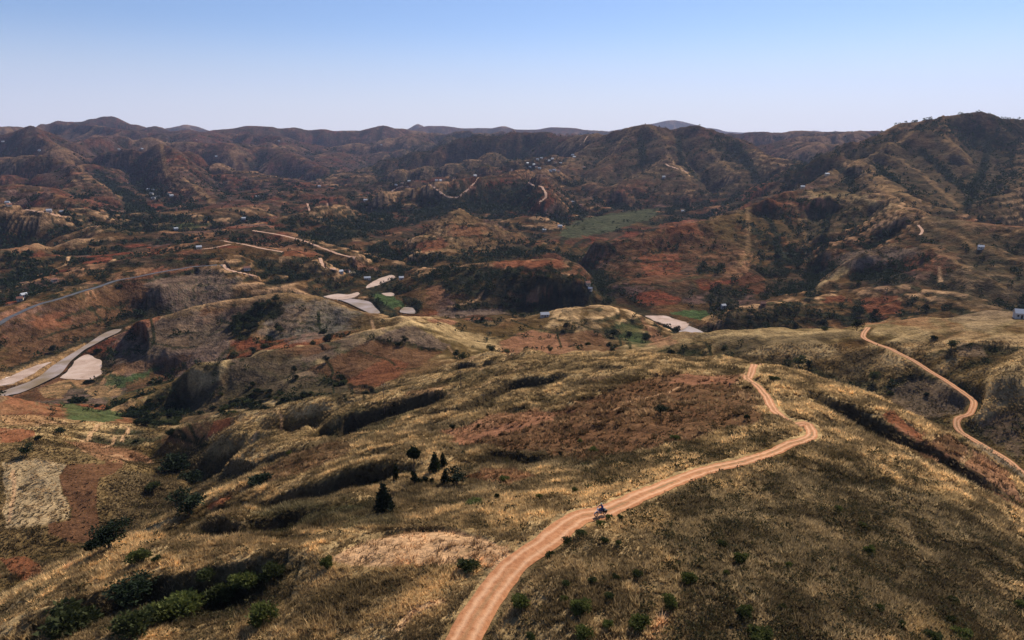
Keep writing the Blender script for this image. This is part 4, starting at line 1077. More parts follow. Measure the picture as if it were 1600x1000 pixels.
def leaves(centres, radii, n, size, flat=.8, up=.3):
    """n leaf-sprig triangles spread through overlapping clumps"""
    centres = np.array(centres, float); radii = np.array(radii, float)
    pr = radii ** 2; pr /= pr.sum()
    k = rng.choice(len(centres), n, p=pr)
    d = rng.normal(size=(n, 3)); d /= np.linalg.norm(d, axis=1)[:, None]
    r = radii[k] * (rng.rand(n) ** .4) * (0.8 + .35 * rng.rand(n))
    p = centres[k] + d * r[:, None] * np.array([1, 1, flat])
    s = size * (.6 + .8 * rng.rand(n))
    a = d + rng.normal(size=(n, 3)) * .6 + np.array([0, 0, up]); a /= np.linalg.norm(a, axis=1)[:, None]
    b = np.cross(a, rng.normal(size=(n, 3))); b /= np.linalg.norm(b, axis=1)[:, None]
    v = np.stack([p - b * (s * .45)[:, None], p + b * (s * .45)[:, None], p + a * s[:, None]], 1).reshape(-1, 3)
    return v
def tube(path, radii, sides=6):
    path = np.array(path, float); V = []; Fc = []
    for i, (p, r) in enumerate(zip(path, radii)):
        t_ = path[min(i + 1, len(path) - 1)] - path[max(i - 1, 0)]; t_ /= np.linalg.norm(t_) + 1e-9
        u_ = np.cross(t_, [0.3, 1, .1]); u_ /= np.linalg.norm(u_) + 1e-9; w_ = np.cross(t_, u_)
        for k in range(sides):
            an = 2 * math.pi * k / sides; V.append(p + r * (math.cos(an) * u_ + math.sin(an) * w_))
    for i in range(len(path) - 1):
        for k in range(sides):
            a = i * sides + k; b = i * sides + (k + 1) % sides
            Fc.append((a, b, b + sides, a + sides))
    V.append(path[-1]); ti = len(V) - 1; b0 = (len(path) - 1) * sides
    for k in range(sides): Fc.append((b0 + k, b0 + (k + 1) % sides, ti, ti))
    return V, Fc
def py_mesh(name, V, Fc, mat, smooth=True):
    me = bpy.data.meshes.new(name)
    Fc = [tuple(dict.fromkeys(f)) for f in Fc]
    me.from_pydata([tuple(map(float, v)) for v in V], [], Fc)
    if smooth: me.polygons.foreach_set('use_smooth', [True] * len(me.polygons))
    me.materials.append(mat); me.update(); return me
def join(parts):
    V, Fc = [], []
    for v, f in parts:
        o = len(V); V += list(v); Fc += [tuple(i + o for i in q) for q in f]
    return V, Fc
def tree_meshes(kind, seed):
    global rng
    rng = np.random.RandomState(seed)
    if kind == 'tree':                       # round dark tree, 1 unit tall
        C_, R_ = [], []
        for k in range(9):
            an = k * 2.4; rr = .17 + .1 * rng.rand()
            C_.append((math.cos(an) * .19 * rng.rand() * 1.6, math.sin(an) * .19 * rng.rand() * 1.6, .42 + .4 * rng.rand())); R_.append(rr)
        lv = leaves(C_, R_, 1300, .06); tr = [tube([(0, 0, -.05), (.01, 0, .2), (0, .01, .5)], [.035, .028, .012])]
        for c_ in C_[:4]: tr.append(tube([(0, 0, .22), (c_[0] * .5, c_[1] * .5, (c_[2] + .2) / 2), c_], [.018, .012, .004], 5))
    elif kind == 'pine':
        C_, R_ = [], []
        for k in range(14):
            h = .15 + .8 * k / 14; w_ = .30 * (1 - k / 14) ** .8 * (.8 + .4 * rng.rand()); an = k * 2.4
            C_.append((math.cos(an) * w_ * .55, math.sin(an) * w_ * .55, h)); R_.append(.06 + w_ * .45)
        C_.append((0, 0, .96)); R_.append(.04)
        lv = leaves(C_, R_, 1400, .07, 1.1, .8); tr = [tube([(0, 0, -.05), (0, 0, .5), (0, 0, .95)], [.03, .02, .004])]
    elif kind == 'topknot':                  # lopped tall tree: bare lower trunk with stubs, round head
        C_ = [(0, 0, .84), (.08, .03, .80), (-.1, 0, .82), (.02, -.08, .74), (-.04, .07, .9), (.03, 0, .30), (-.05, .02, .22), (.06, 0, .14)]; R_ = [.12, .09, .09, .08, .07, .05, .04, .04]
        lv = leaves(C_, R_, 1200, .06, .9, .7); tr = [tube([(0, 0, -.04), (.01, 0, .3), (-.01, 0, .6), (0, 0, .85)], [.022, .018, .014, .006])]
        for s_, z_ in ((1, .2), (-1, .3), (1, .42), (-1, .5)): tr.append(tube([(0, 0, z_), (.06 * s_, .02, z_ + .08)], [.008, .003], 4))
    else:                                    # bush
        C_, R_ = [], []
        for k in range(7):
            an = k * 2.1; C_.append((math.cos(an) * .3 * rng.rand(), math.sin(an) * .3 * rng.rand(), .3 + .3 * rng.rand())); R_.append(.22 + .12 * rng.rand())
        lv = leaves(C_, R_, 1100, .10, .8, .9); tr = [tube([(0, 0, -.08), (.1, 0, .3)], [.03, .01], 5), tube([(0, 0, -.08), (-.1, .08, .3)], [.03, .01], 5), tube([(0, 0, -.08), (0, -.12, .3)], [.025, .01], 5)]
    return lv, join(tr)
PROTO = {}
for kind, n_ in (('tree', 3), ('pine', 2), ('topknot', 1), ('bush', 4)):
    for v_ in range(n_):
        lv, (tv, tf2) = tree_meshes(kind, 100 + v_ * 7 + len(kind))
        for mname, mat in (('dark', LEAF_DARK), ('green', LEAF_GREEN), ('olive', LEAF_OLIVE), ('needles', LEAF_PINE)):
            PROTO[kind, v_, mname] = (new_mesh('crown', lv, np.arange(len(lv)).reshape(-1, 3), False, mat), None)
        tm_ = py_mesh('trunk', tv, tf2, BARK)
        for mname in ('dark', 'green', 'olive', 'needles'): PROTO[kind, v_, mname] = (PROTO[kind, v_, mname][0], tm_)
def plant(kind, var, col_, x, y, h, wide, name, label, cat, group, rot=0.0, sink=.0):
    z = float(ground(x, y)) - sink
    r = link(name, None, loc=(x, y, z), label=label, cat=cat, group=group)
    r.scale = (h * wide, h * wide, h); r.rotation_euler = (0, 0, rot); r.empty_display_size = .3
    cm, tm_ = PROTO[kind, var, col_]
    link('crown' if kind != 'bush' else 'foliage', cm, r); link('trunk' if kind != 'bush' else 'stem', tm_, r)
    return r
def size_at(p, px):
    """real length of px photo pixels at a ground point"""
    return px * math.sqrt(p[0] ** 2 + p[1] ** 2 + (p[2] - CAM_Z) ** 2) / math.hypot(F, 200)
# trees and bushes one can point to: (x, y of the foot, height px, width ratio, kind, colour, label)
SP = [
 (298,806,36,.95,'tree','dark','dark round-headed tree on the slope between the red field and the gully'),
 (600,802,42,1.1,'pine','needles','dark conical pine with a pointed top standing in dry grass'),
 (648,758,56,.85,'topknot','dark','tall lopped tree with a bare trunk and a round dark head'),
 (172,858,36,1.0,'tree','dark','dark tree clump leaning over the edge of the red-brown field'),
 (150,864,20,1.3,'bush','dark','low dark bush at the foot of the clump beside the red-brown field'),
 (208,944,32,1.35,'tree','dark','broad blackish tree down in the deep gully at lower left'),
 (692,733,24,.75,'pine','dark','slim dark tree leaning beside the small eroded hollow'),
 (680,740,32,.85,'pine','dark','taller dark tree in front of the eroded hollow'),
 (696,758,24,.85,'pine','needles','small dark conical tree left of the squat one below the hollow'),
 (714,759,26,1.0,'tree','needles','squat dark tree, rightmost of the cluster below the hollow'),
 (652,757,12,.8,'bush','dark','leftmost of the three little dark bushes at the foot of the lopped tree'),
 (664,757,13,.8,'bush','dark','middle one of the three little dark bushes at the foot of the lopped tree'),
 (675,757,12,.8,'bush','dark','rightmost of the three little dark bushes at the foot of the lopped tree'),
 (619,750,24,.6,'pine','dark','thin dark tree in the shaded hollow left of the lopped tree'),
 (589,757,9,1.3,'bush','dark','small dark bush on the bank above the pointed pine'),
 (707,672,10,.7,'tree','dark','small dark tree on the bare red slope above the eroded hollow'),
 (747,671,8,.6,'tree','dark','tiny dark tree on the bare red slope, right of its fellow'),
 (723,712,8,.8,'bush','dark','small bush on the rim above the eroded hollow'),
 (42,712,14,1.0,'tree','dark','round dark tree on the left edge above the golden field'),
 (95,681,11,1.0,'tree','dark','round dark tree by the footpath on the red mound at left'),
 (60,688,7,1.2,'bush','dark','small dark bush beside the dark red plot at far left'),
 (1032,648,16,1.0,'tree','dark','lone round dark bush on the ploughed slope left of the track'),
 (1167,655,8,1.0,'bush','dark','small dark bush on the ploughed slope near the track bend'),
 (1210,598,11,1.4,'bush','olive','grey-green bush beside the track where it climbs to the crest'),
 (776,780,10,1.0,'bush','dark','small dark bush in short grass right of the bright green mound'),
 (740,790,10,3.0,'bush','green','bright green low mound of leaves on the straw slope'),
 (788,752,9,1.5,'bush','green','flat green bush above the bright green mound'),
 (928,708,10,1.4,'bush','green','green bush in the middle of the ploughed brown slope'),
 (1054,688,9,1.6,'bush','green','green bush on the lower edge of the ploughed slope'),
 (912,730,8,1.3,'bush','olive','small olive bush below the ploughed slope'),
 (906,692,7,1.0,'bush','green','small upright green bush on the ploughed slope'),
 (876,712,7,1.0,'bush','dark','small dark bush on the left of the ploughed slope'),
 (898,770,10,1.0,'bush','green','green bush in tall straw above the motorcycle'),
 (844,779,8,1.4,'bush','green','green bush in tall straw left of the motorcycle'),
 (921,765,9,1.0,'bush','green','green bush in the straw just up-slope from the motorcycle'),
 (452,712,8,1.1,'bush','green','round green bush on the lit spur at left of centre'),
 (408,755,13,2.6,'bush','dark','dark low thicket on the spur beside the shaded gully'),
 (276,738,22,2.0,'bush','dark','dark thicket in the ravine right of the red mound'),
 (300,752,14,2.0,'bush','dark','lower dark thicket at the bottom of the same ravine'),
 (238,768,14,1.3,'bush','olive','olive bush on the slope above the dark round tree'),
 (220,878,18,1.6,'bush','green','green bush halfway up the slope at lower left'),
 (244,880,10,1.2,'bush','olive','small olive bush right of the green one on the lower left slope'),
 (412,972,30,1.15,'bush','green','large green bush on the straw slope at the bottom left'),
 (384,922,30,1.25,'bush','green','green bush at the foot of the black bank at lower left'),
 (290,965,38,1.3,'bush','green','biggest of the light green bushes growing in the gully at lower left'),
 (252,975,32,1.3,'bush','green','light green bush left of the biggest one in the lower left gully'),
 (215,990,34,1.3,'bush','olive','olive bush among the light green ones in the lower left gully'),
 (116,985,34,1.8,'bush','olive','wide olive bush at the left end of the gully'),
 (345,945,34,1.1,'bush','olive','olive bush in front of the black bank near its middle'),
 (322,905,18,1.5,'bush','olive','straggling bush on the lip of the gully'),
 (426,905,26,1.1,'bush','olive','grey-brown bush in the shade of the black bank'),
 (512,888,18,1.0,'bush','green','green bush at the right end of the black bank'),
 (730,890,16,2.0,'bush','olive','olive clump on the right side of the pale bare plot'),
]
bp = [(812,952,36,1.1,'g'),(904,962,40,1.0,'g'),(912,998,32,1.0,'g'),(948,984,24,.9,'g'),(1000,982,34,1.2,'g'),(1048,952,34,.9,'g'),(1074,912,28,1.0,'g'),(1156,882,26,.9,'g'),(1160,966,24,1.1,'o'),(1134,900,16,.9,'g'),
 (996,904,22,.8,'o'),(962,908,18,.9,'o'),(884,918,18,1.0,'o'),(924,914,18,1.0,'o'),(1128,856,20,.9,'o'),(1184,1002,30,1.6,'g'),(860,872,18,1.1,'o'),(888,852,18,1.4,'o'),(906,838,16,1.4,'o'),(938,822,12,1.6,'g'),(944,848,14,1.2,'o'),
 (966,852,14,1.0,'o'),(952,810,9,1.5,'g'),(969,812,13,.9,'o'),(952,938,20,1.0,'o'),(1356,868,22,.9,'g'),(1166,874,16,.9,'g'),(1164,962,26,.9,'g'),(1232,888,16,.9,'g'),(1302,896,14,.9,'o'),(1372,956,18,.9,'o'),(1502,1000,22,1.4,'g'),
 (1488,944,18,.9,'o'),(1592,950,18,1.1,'g'),(1458,1004,24,1.1,'o'),(1348,826,15,.9,'g'),(1192,1006,24,1.3,'g'),(1220,956,18,.9,'o'),(1310,798,12,1.1,'g'),(1484,974,16,1.0,'o'),(1408,980,15,1.0,'o'),(830,1002,20,1.0,'o'),(880,940,15,1.0,'g')]
nb_ = 0
for k, (x, y, hp, wd, kd, cl, lab) in enumerate(SP):
    p = hit(x, y)
    if not p: continue
    h = size_at(p, hp) * 1.15
    nm = {'bush': 'bush', 'pine': 'conifer_tree', 'tree': 'tree', 'topknot': 'tree'}[kd]
    plant(kd, k % {'tree': 3, 'pine': 2, 'topknot': 1, 'bush': 4}[kd], cl, p[0], p[1], h, wd if kd != 'tree' else wd * 1.5, nm, lab, 'bush' if kd == 'bush' else 'tree', None, k * 1.3)
rowsn = ['just below the track', 'on the upper part of the near right slope', 'on the lower part of the near right slope', 'at the bottom edge of the near right slope']
for k, (x, y, hp, wd, cl) in enumerate(bp):
    p = hit(x, y)
    if not p: continue
    side = 'left' if x < 1000 else ('middle' if x < 1250 else 'right')
    row = 'top' if y < 870 else ('middle' if y < 940 else 'bottom')
    lab = ('bright green leafy bush' if cl == 'g' else 'dull olive bush') + ' on the scrubby near slope, %s %s of it' % (row, side)
    plant('bush', k % 4, 'green' if cl == 'g' else 'olive', p[0], p[1], size_at(p, hp) * .78, wd * 1.05, 'bush', lab, 'bush', 'bushes on the scrubby slope right of the track', k * 2.1)
print("planted", round(time.time() - T_START, 1))

# --- scattered trees of the middle and far distance
def to_px(x, y, z):
    zz = z - CAM_Z; cp, sp = math.cos(PITCH), math.sin(PITCH)
    f = y * cp - zz * sp; u_ = y * sp + zz * cp
    return 800 + F * x / f, 500 - F * u_ / f
TT = (Z - CAM_Z) / DD
RUN = np.maximum.accumulate(TT, axis=0)
VIS = (TT >= RUN - 0.004)
inframe = (np.abs(GA) < AZM + .12)
area = DD * DD * dA * dU
dens = TREED * .022 * (1 + 1.5 * ss(700 - DD, 0, 200)) + .0004 * (.3 + 2 * ss(fbm(X, Y, 120, 3, 87), .45, .6))
dens = dens * np.clip((DD - 290) / 200, 0, 1) * (DD < 5200) * np.clip(1300 / DD, 0, 1) ** 1.1 * VIS * inframe * (SLOPE < 1.2) * np.clip((Z - WATER - .8), 0, 1)
prob = (area * dens).ravel().astype(np.float64)
for nm, (P, h) in tracks.items():
    pass
NT_ = int(min(34000, prob.sum())); print("far trees", int(prob.sum()), NT_)
rg = np.random.RandomState(5)
pick = rg.choice(prob.size, NT_, replace=True, p=prob / prob.sum())
pi, pj = np.unravel_index(pick, Z.shape)
pa = ga[pj] + (rg.rand(NT_) - .5) * dA; pu = gu[pi] + (rg.rand(NT_) - .5) * dU
tx, ty = np.exp(pu) * np.sin(pa), np.exp(pu) * np.cos(pa)
tz = ground(tx, ty)
wood = samp(TREED, pa, pu)
th_ = (2.2 + 5.0 * rg.rand(NT_) ** 1.5) * (.75 + .5 * wood) * np.where(np.exp(pu) > 1500, 1.25, 1)
ok = np.ones(NT_, bool)
for nm, (P, h) in tracks.items():
    Pd = P[::3]
    for q in range(0, len(Pd)):
        ok &= np.hypot(tx - Pd[q, 0], ty - Pd[q, 1]) > h + 3.5
tx, ty, tz, th_, pu, pa, wood = [v[ok] for v in (tx, ty, tz, th_, pu, pa, wood)]
ppx, ppy = to_px(tx, ty, tz)
inn = (ppx > 5) & (ppx < 1595)
order = np.argsort(-(th_ / np.exp(pu)) * inn)
ind = order[:235]; rest = np.setdiff1d(np.arange(len(tx)), ind)
def region(x, y):
    if y > 600: return ('on the near slopes left of the track', 'shrubs and trees on the near slopes') if x < 1150 else ('on the slopes beyond the gully at right', 'shrubs beyond the right gully')
    if x < 260 and y > 505: return 'beside the river flats at left', 'trees by the river flats at left'
    if x < 700 and y > 500: return 'on the ploughed hill left of centre', 'trees on the ploughed hill'
    if x < 1000 and y > 500: return 'among the small red plots in the centre', 'trees among the red plots'
    if y > 500: return 'on the olive hill crossed by the side track', 'trees on the hill with the side track'
    if x < 260: return 'on the hillside under the paved road', 'trees by the paved road'
    if x < 520: return 'on the rounded hill behind the river bend', 'trees on the rounded hill'
    if x < 680: return 'around the green field by the river', 'trees by the green field'
    if x < 980: return 'on the wooded knoll in the valley centre', 'trees on the wooded knoll'
    if x < 1130: return 'on the brown hillside right of the wooded knoll', 'trees on the brown hillside'
    return 'in the ravines of the big right-hand hills', 'trees in the right-hand ravines'
for k, i in enumerate(ind):
    rgn, grp = region(ppx[i], ppy[i])
    kd = ('tree', 'tree', 'bush')[k % 3] if ppy[i] < 600 else 'bush'
    h = th_[i] if kd == 'tree' else th_[i] * .6
    nm = 'tree' if kd == 'tree' else 'bush'
    plant(kd, k % 3, ('dark', 'dark', 'olive')[(k // 3) % 3], tx[i], ty[i], h, 1.0 + .5 * rg.rand() if kd == 'tree' else 1.4, nm, ('small dark round tree ' if kd == 'tree' else 'low dark bush ') + rgn, nm, grp + (' (bushes)' if nm == 'bush' else ''), k * 1.7)
def merged(px_, py_, pz_, ph_, nl, w=1.15, size=.34, low=.1, seed=9):
    r_ = np.random.RandomState(seed); n = len(px_)
    d = r_.normal(size=(n, nl, 3)); d /= np.linalg.norm(d, axis=2)[..., None]
    rad = (.25 + .22 * r_.rand(n, nl)) * 1.0
    cx = d[..., 0] * rad * w; cy = d[..., 1] * rad * w; cz = .5 + d[..., 2] * rad * .95
    cz = np.maximum(cz, low)
    s = size * (.7 + .6 * r_.rand(n, nl))
    a = d + r_.normal(size=d.shape) * .5 + np.array([0, 0, .3]); a /= np.linalg.norm(a, axis=2)[..., None]
    b = np.cross(a, r_.normal(size=d.shape)); b /= np.linalg.norm(b, axis=2)[..., None]
    c_ = np.stack([cx, cy, cz], -1)
    v = np.stack([c_ - b * (s * .5)[..., None], c_ + b * (s * .5)[..., None], c_ + a * s[..., None]], 2)
    v = v * ph_[:, None, None, None] + np.stack([px_, py_, pz_], -1)[:, None, None, :]
    return v.reshape(-1, 3)
R_ = rest; D_r = np.exp(pu[R_])
vs = [merged(tx[R_][D_r < 1100], ty[R_][D_r < 1100], tz[R_][D_r < 1100], th_[R_][D_r < 1100], 42, size=.24, seed=3), merged(tx[R_][D_r >= 1100], ty[R_][D_r >= 1100], tz[R_][D_r >= 1100], th_[R_][D_r >= 1100], 16, size=.45, seed=4)]
vs = np.concatenate(vs)
link('woodland', new_mesh('woodland', vs, np.arange(len(vs)).reshape(-1, 3), False, LEAF_DARK), label='dark scattered trees and thickets filling the hollows of the hills', cat='woodland', kind='stuff')

# --- low scrub on the near slopes
def scatter(weight, n, seed):
    r_ = np.random.RandomState(seed)
    i1 = int((math.log(420) - U0) / dU); i0 = int((math.log(38) - U0) / dU)
    w_ = (weight[i0:i1] * (np.abs(GA[i0:i1]) < AZM + .1)).ravel().astype(np.float64)
    pk = r_.choice(w_.size, n, p=w_ / w_.sum()); i, j = np.unravel_index(pk, (i1 - i0, NA)); i = i + i0
    a = ga[j] + (r_.rand(n) - .5) * dA; u = gu[i] + (r_.rand(n) - .5) * dU
    x, y = np.exp(u) * np.sin(a), np.exp(u) * np.cos(a)
    return x, y, ground(x, y), a, u, r_
offroad = np.ones(Z.shape, np.float32)
for nm in ('dirt_track', 'side_track'):
    P, h = tracks[nm]; m, d, s, idx = near_path(P, 4.0)
    offroad[m] = np.clip((d[m] - 2.05) / .5, 0, 1)
rightslope = ss(GA * DD - (-.02 * DD), 6, 22) * (DD < 145) * ss(offroad, .5, 1)
clump = ss(fbm(X, Y, 7, 3, 81), .42, .62)
wsc = area * offroad * GRASSY * (.10 + rightslope * 1.0 * (.4 + clump) + ss(hollow, .1, .5) * 1.2) * np.clip(120 / DD, 0, 1) ** 1.6
x, y, z, a, u, r_ = scatter(wsc, 15000, 21)
hh = .35 + .8 * r_.rand(len(x)) ** 2
v = merged(x, y, z - .05, hh, 34, w=1.6, size=.24, low=.02, seed=6)
link('scrub', new_mesh('scrub', v, np.arange(len(v)).reshape(-1, 3), False, leaf_mat('scrub_leaves', (.035, .030, .012), (.095, .075, .028), .3)), label='low dark heathy scrub covering the near slopes', cat='scrub', kind='stuff')
# --- dry grass
wg_ = area * offroad * GRASSY * np.clip(70 / DD, 0, 1) ** 1.7 * (.35 + .65 * ss(fbm(X, Y, 3.5, 3, 91), .35, .6))
NG0, NG1 = 240000, 26000
wg_ = wg_ * (1 - .45 * rightslope)
xa = scatter(wg_, NG0, 33); tus = area * offroad * (.15 + GRASSY) * np.clip(80 / DD, 0, 1) ** 1.4 * (ss(fbm(X, Y, 9, 3, 111), .40, .62) + rightslope * .5 + 1.5 * ss(offroad, .3, .9) * (offroad < .999)) * (DD < 230)
xb = scatter(tus, NG1, 35)
# each tussock is a dense clump of tall tufts
K_ = 5; rj = np.random.RandomState(77); jr = (.10 + .22 * rj.rand(NG1, K_)); ja = rj.rand(NG1, K_) * 6.283
tbx = (xb[0][:, None] + jr * np.cos(ja)).ravel(); tby = (xb[1][:, None] + jr * np.sin(ja)).ravel()
x = np.concatenate([xa[0], tbx]); y = np.concatenate([xa[1], tby]); z = ground(x, y); a = np.arctan2(x, y); u = np.log(np.hypot(x, y)); r_ = xa[5]
NG = len(x); tall = np.concatenate([np.ones(NG0), np.repeat(1.25 + .7 * rj.rand(NG1), K_)]); bright = np.concatenate([np.ones(NG0), np.repeat(.75 + .9 * rj.rand(NG1), K_)])
NB = 4
gh = tall * (.24 + .4 * r_.rand(NG)) * (.7 + .6 * fbm(x, y, 14, 3, 97)) * np.clip(np.exp(u) / 110, .9, 1.7)
an = r_.rand(NG, NB) * 6.283; lean = .25 + .5 * r_.rand(NG, NB)
bx = x[:, None] + np.cos(an) * .10; by = y[:, None] + np.sin(an) * .10
tipx = bx + np.cos(an) * lean * gh[:, None]; tipy = by + np.sin(an) * lean * gh[:, None]; tipz = z[:, None] + gh[:, None] * (1 - lean * .35)
wb_ = (.05 + .05 * r_.rand(NG, NB)) * np.clip(np.exp(u) / 80, 1, 3)[:, None]
pxv, pyv = -np.sin(an + r_.rand(NG, NB) * 2), np.cos(an)
v = np.stack([np.stack([bx - pxv * wb_, by - pyv * wb_, np.broadcast_to(z[:, None] - .04, bx.shape)], -1), np.stack([bx + pxv * wb_, by + pyv * wb_, np.broadcast_to(z[:, None] - .04, bx.shape)], -1), np.stack([tipx, tipy, tipz], -1)], 2).reshape(-1, 3)
cg = np.stack([samp(G[..., k], a, u) for k in range(3)], -1) * 1.0
cg = cg * .85 + np.array([.47, .345, .17]) * .25 * (.1 + 1.5 * fbm(x, y, 30, 4, 99))[:, None]
cg = cg * ((.55 + .7 * r_.rand(NG)) * bright * (.55 + 1.0 * ss(fbm(x, y, 4.5, 3, 131), .35, .68)))[:, None]
gmt = NT('dry_grass', .8, .1)
ga_ = gmt.n('ShaderNodeAttribute', _attribute_name='cover'); tr = gmt.n('ShaderNodeBsdfTranslucent'); mx = gmt.n('ShaderNodeMixShader'); mx.inputs[0].default_value = .45
gmt.l(ga_.outputs[0], gmt.b.inputs['Base Color']); gmt.l(ga_.outputs[0], tr.inputs[0]); gmt.l(gmt.b.outputs[0], mx.inputs[1]); gmt.l(tr.outputs[0], mx.inputs[2]); gmt.l(mx.outputs[0], gmt.t.nodes['Material Output'].inputs[0])
me = new_mesh('grass', v, np.arange(len(v)).reshape(-1, 3), False, gmt.m)
cv = np.repeat(np.concatenate([cg, np.ones((NG, 1))], 1), NB * 3, axis=0)
set_attr(me, 'cover', 'FLOAT_COLOR', cv)
link('grass', me, label='dry straw-coloured grass tufts over the near slopes', cat='grass', kind='stuff')
print("grass", round(time.time() - T_START, 1))
# ------------------------------------------------------------------ motorcycle, people, poles, houses
import bmesh
def plain_mat(name, col, rough=.6, metal=0.0, spec=.4, var=.12, scale=8):
    m = NT(name, rough, spec); gg = m.n('ShaderNodeNewGeometry')
    nz = m.noise(gg.outputs['Position'], scale, 3)
    m.l(m.ramp(nz, [(.3, tuple(v * (1 - var) for v in col)), (.7, tuple(v * (1 + var) for v in col))]), m.b.inputs['Base Color'])
    m.b.inputs['Metallic'].default_value = metal
    return m.m
M_RUB = plain_mat('black_rubber', (.02, .02, .02), .85); M_STEEL = plain_mat('dusty_steel', (.35, .34, .33), .35, .9); M_BLK = plain_mat('black_plastic', (.025, .025, .028), .5)
M_BLUE = plain_mat('blue_paint', (.02, .045, .22), .3); M_JKT = plain_mat('navy_jacket', (.018, .03, .16), .75); M_TRS = plain_mat('dark_trousers', (.03, .035, .06), .85); M_SKIN = plain_mat('brown_skin', (.13, .065, .04), .6)
M_HELM = plain_mat('pale_helmet', (.62, .55, .32), .25); M_VIS = plain_mat('dark_visor', (.01, .01, .012), .1); M_WHT = plain_mat('pale_plastic', (.7, .7, .72), .4); M_SHIRT = plain_mat('dark_shirt', (.03, .014, .014), .85); M_HAIR = plain_mat('black_hair', (.008, .007, .006), .9)
M_LAMP = plain_mat('clear_lens', (.8, .82, .85), .08)
def ring(cx, cz, R, r, n=28, k=8, y=0.0):
    V, Fc = [], []
    for i in range(n):
        a = 2 * math.pi * i / n
        for j in range(k):
            b = 2 * math.pi * j / k; rr = R + r * math.cos(b); V.append((cx + rr * math.cos(a), y + r * 1.1 * math.sin(b), cz + rr * math.sin(a)))
    for i in range(n):
        for j in range(k): Fc.append((i * k + j, i * k + (j + 1) % k, ((i + 1) % n) * k + (j + 1) % k, ((i + 1) % n) * k + j))
    return V, Fc
def boxm(x0, x1, y0, y1, z0, z1, tx=1.0, ty=1.0):
    cx, cy = (x0 + x1) / 2, (y0 + y1) / 2
    V = [(x, y, z0) for x, y in ((x0, y0), (x1, y0), (x1, y1), (x0, y1))] + [(cx + (x - cx) * tx, cy + (y - cy) * ty, z1) for x, y in ((x0, y0), (x1, y0), (x1, y1), (x0, y1))]
    return V, [(3, 2, 1, 0), (4, 5, 6, 7), (0, 1, 5, 4), (1, 2, 6, 5), (2, 3, 7, 6), (3, 0, 4, 7)]
def part(name, parts, mat, parent, smooth=True, sub=0):
    V, Fc = join(parts); o = link(name, py_mesh(name, V, Fc, mat, smooth), parent)
    if sub: md = o.modifiers.new('Subdivision', 'SUBSURF'); md.levels = md.render_levels = sub
    return o
def ell(c_, r, n=10):
    V, Fc = [], []
    for i in range(n + 1):
        th0 = math.pi * i / n
        for j in range(n * 2):
            ph = math.pi * j / n; V.append((c_[0] + r[0] * math.sin(th0) * math.cos(ph), c_[1] + r[1] * math.sin(th0) * math.sin(ph), c_[2] + r[2] * math.cos(th0)))
    m_ = n * 2
    for i in range(n):
        for j in range(m_): Fc.append((i * m_ + j, (i + 1) * m_ + j, (i + 1) * m_ + (j + 1) % m_, i * m_ + (j + 1) % m_))
    return V, Fc
def skin(name, pts, edges, mat, parent=None, sub=1):
    bm = bmesh.new(); lay = bm.verts.layers.skin.verify(); vs = {}
    for k, (p, r) in pts.items():
        v = bm.verts.new(p); v[lay].radius = (r, r); vs[k] = v
    for a, b in edges: bm.edges.new((vs[a], vs[b]))
    vs[next(iter(pts))][lay].use_root = True
    me = bpy.data.meshes.new(name); bm.to_mesh(me); bm.free(); me.materials.append(mat)
    o = link(name, me, parent)
    md = o.modifiers.new('Skin', 'SKIN'); md.use_smooth_shade = True
    md = o.modifiers.new('Subdivision', 'SUBSURF'); md.levels = md.render_levels = sub
    return o
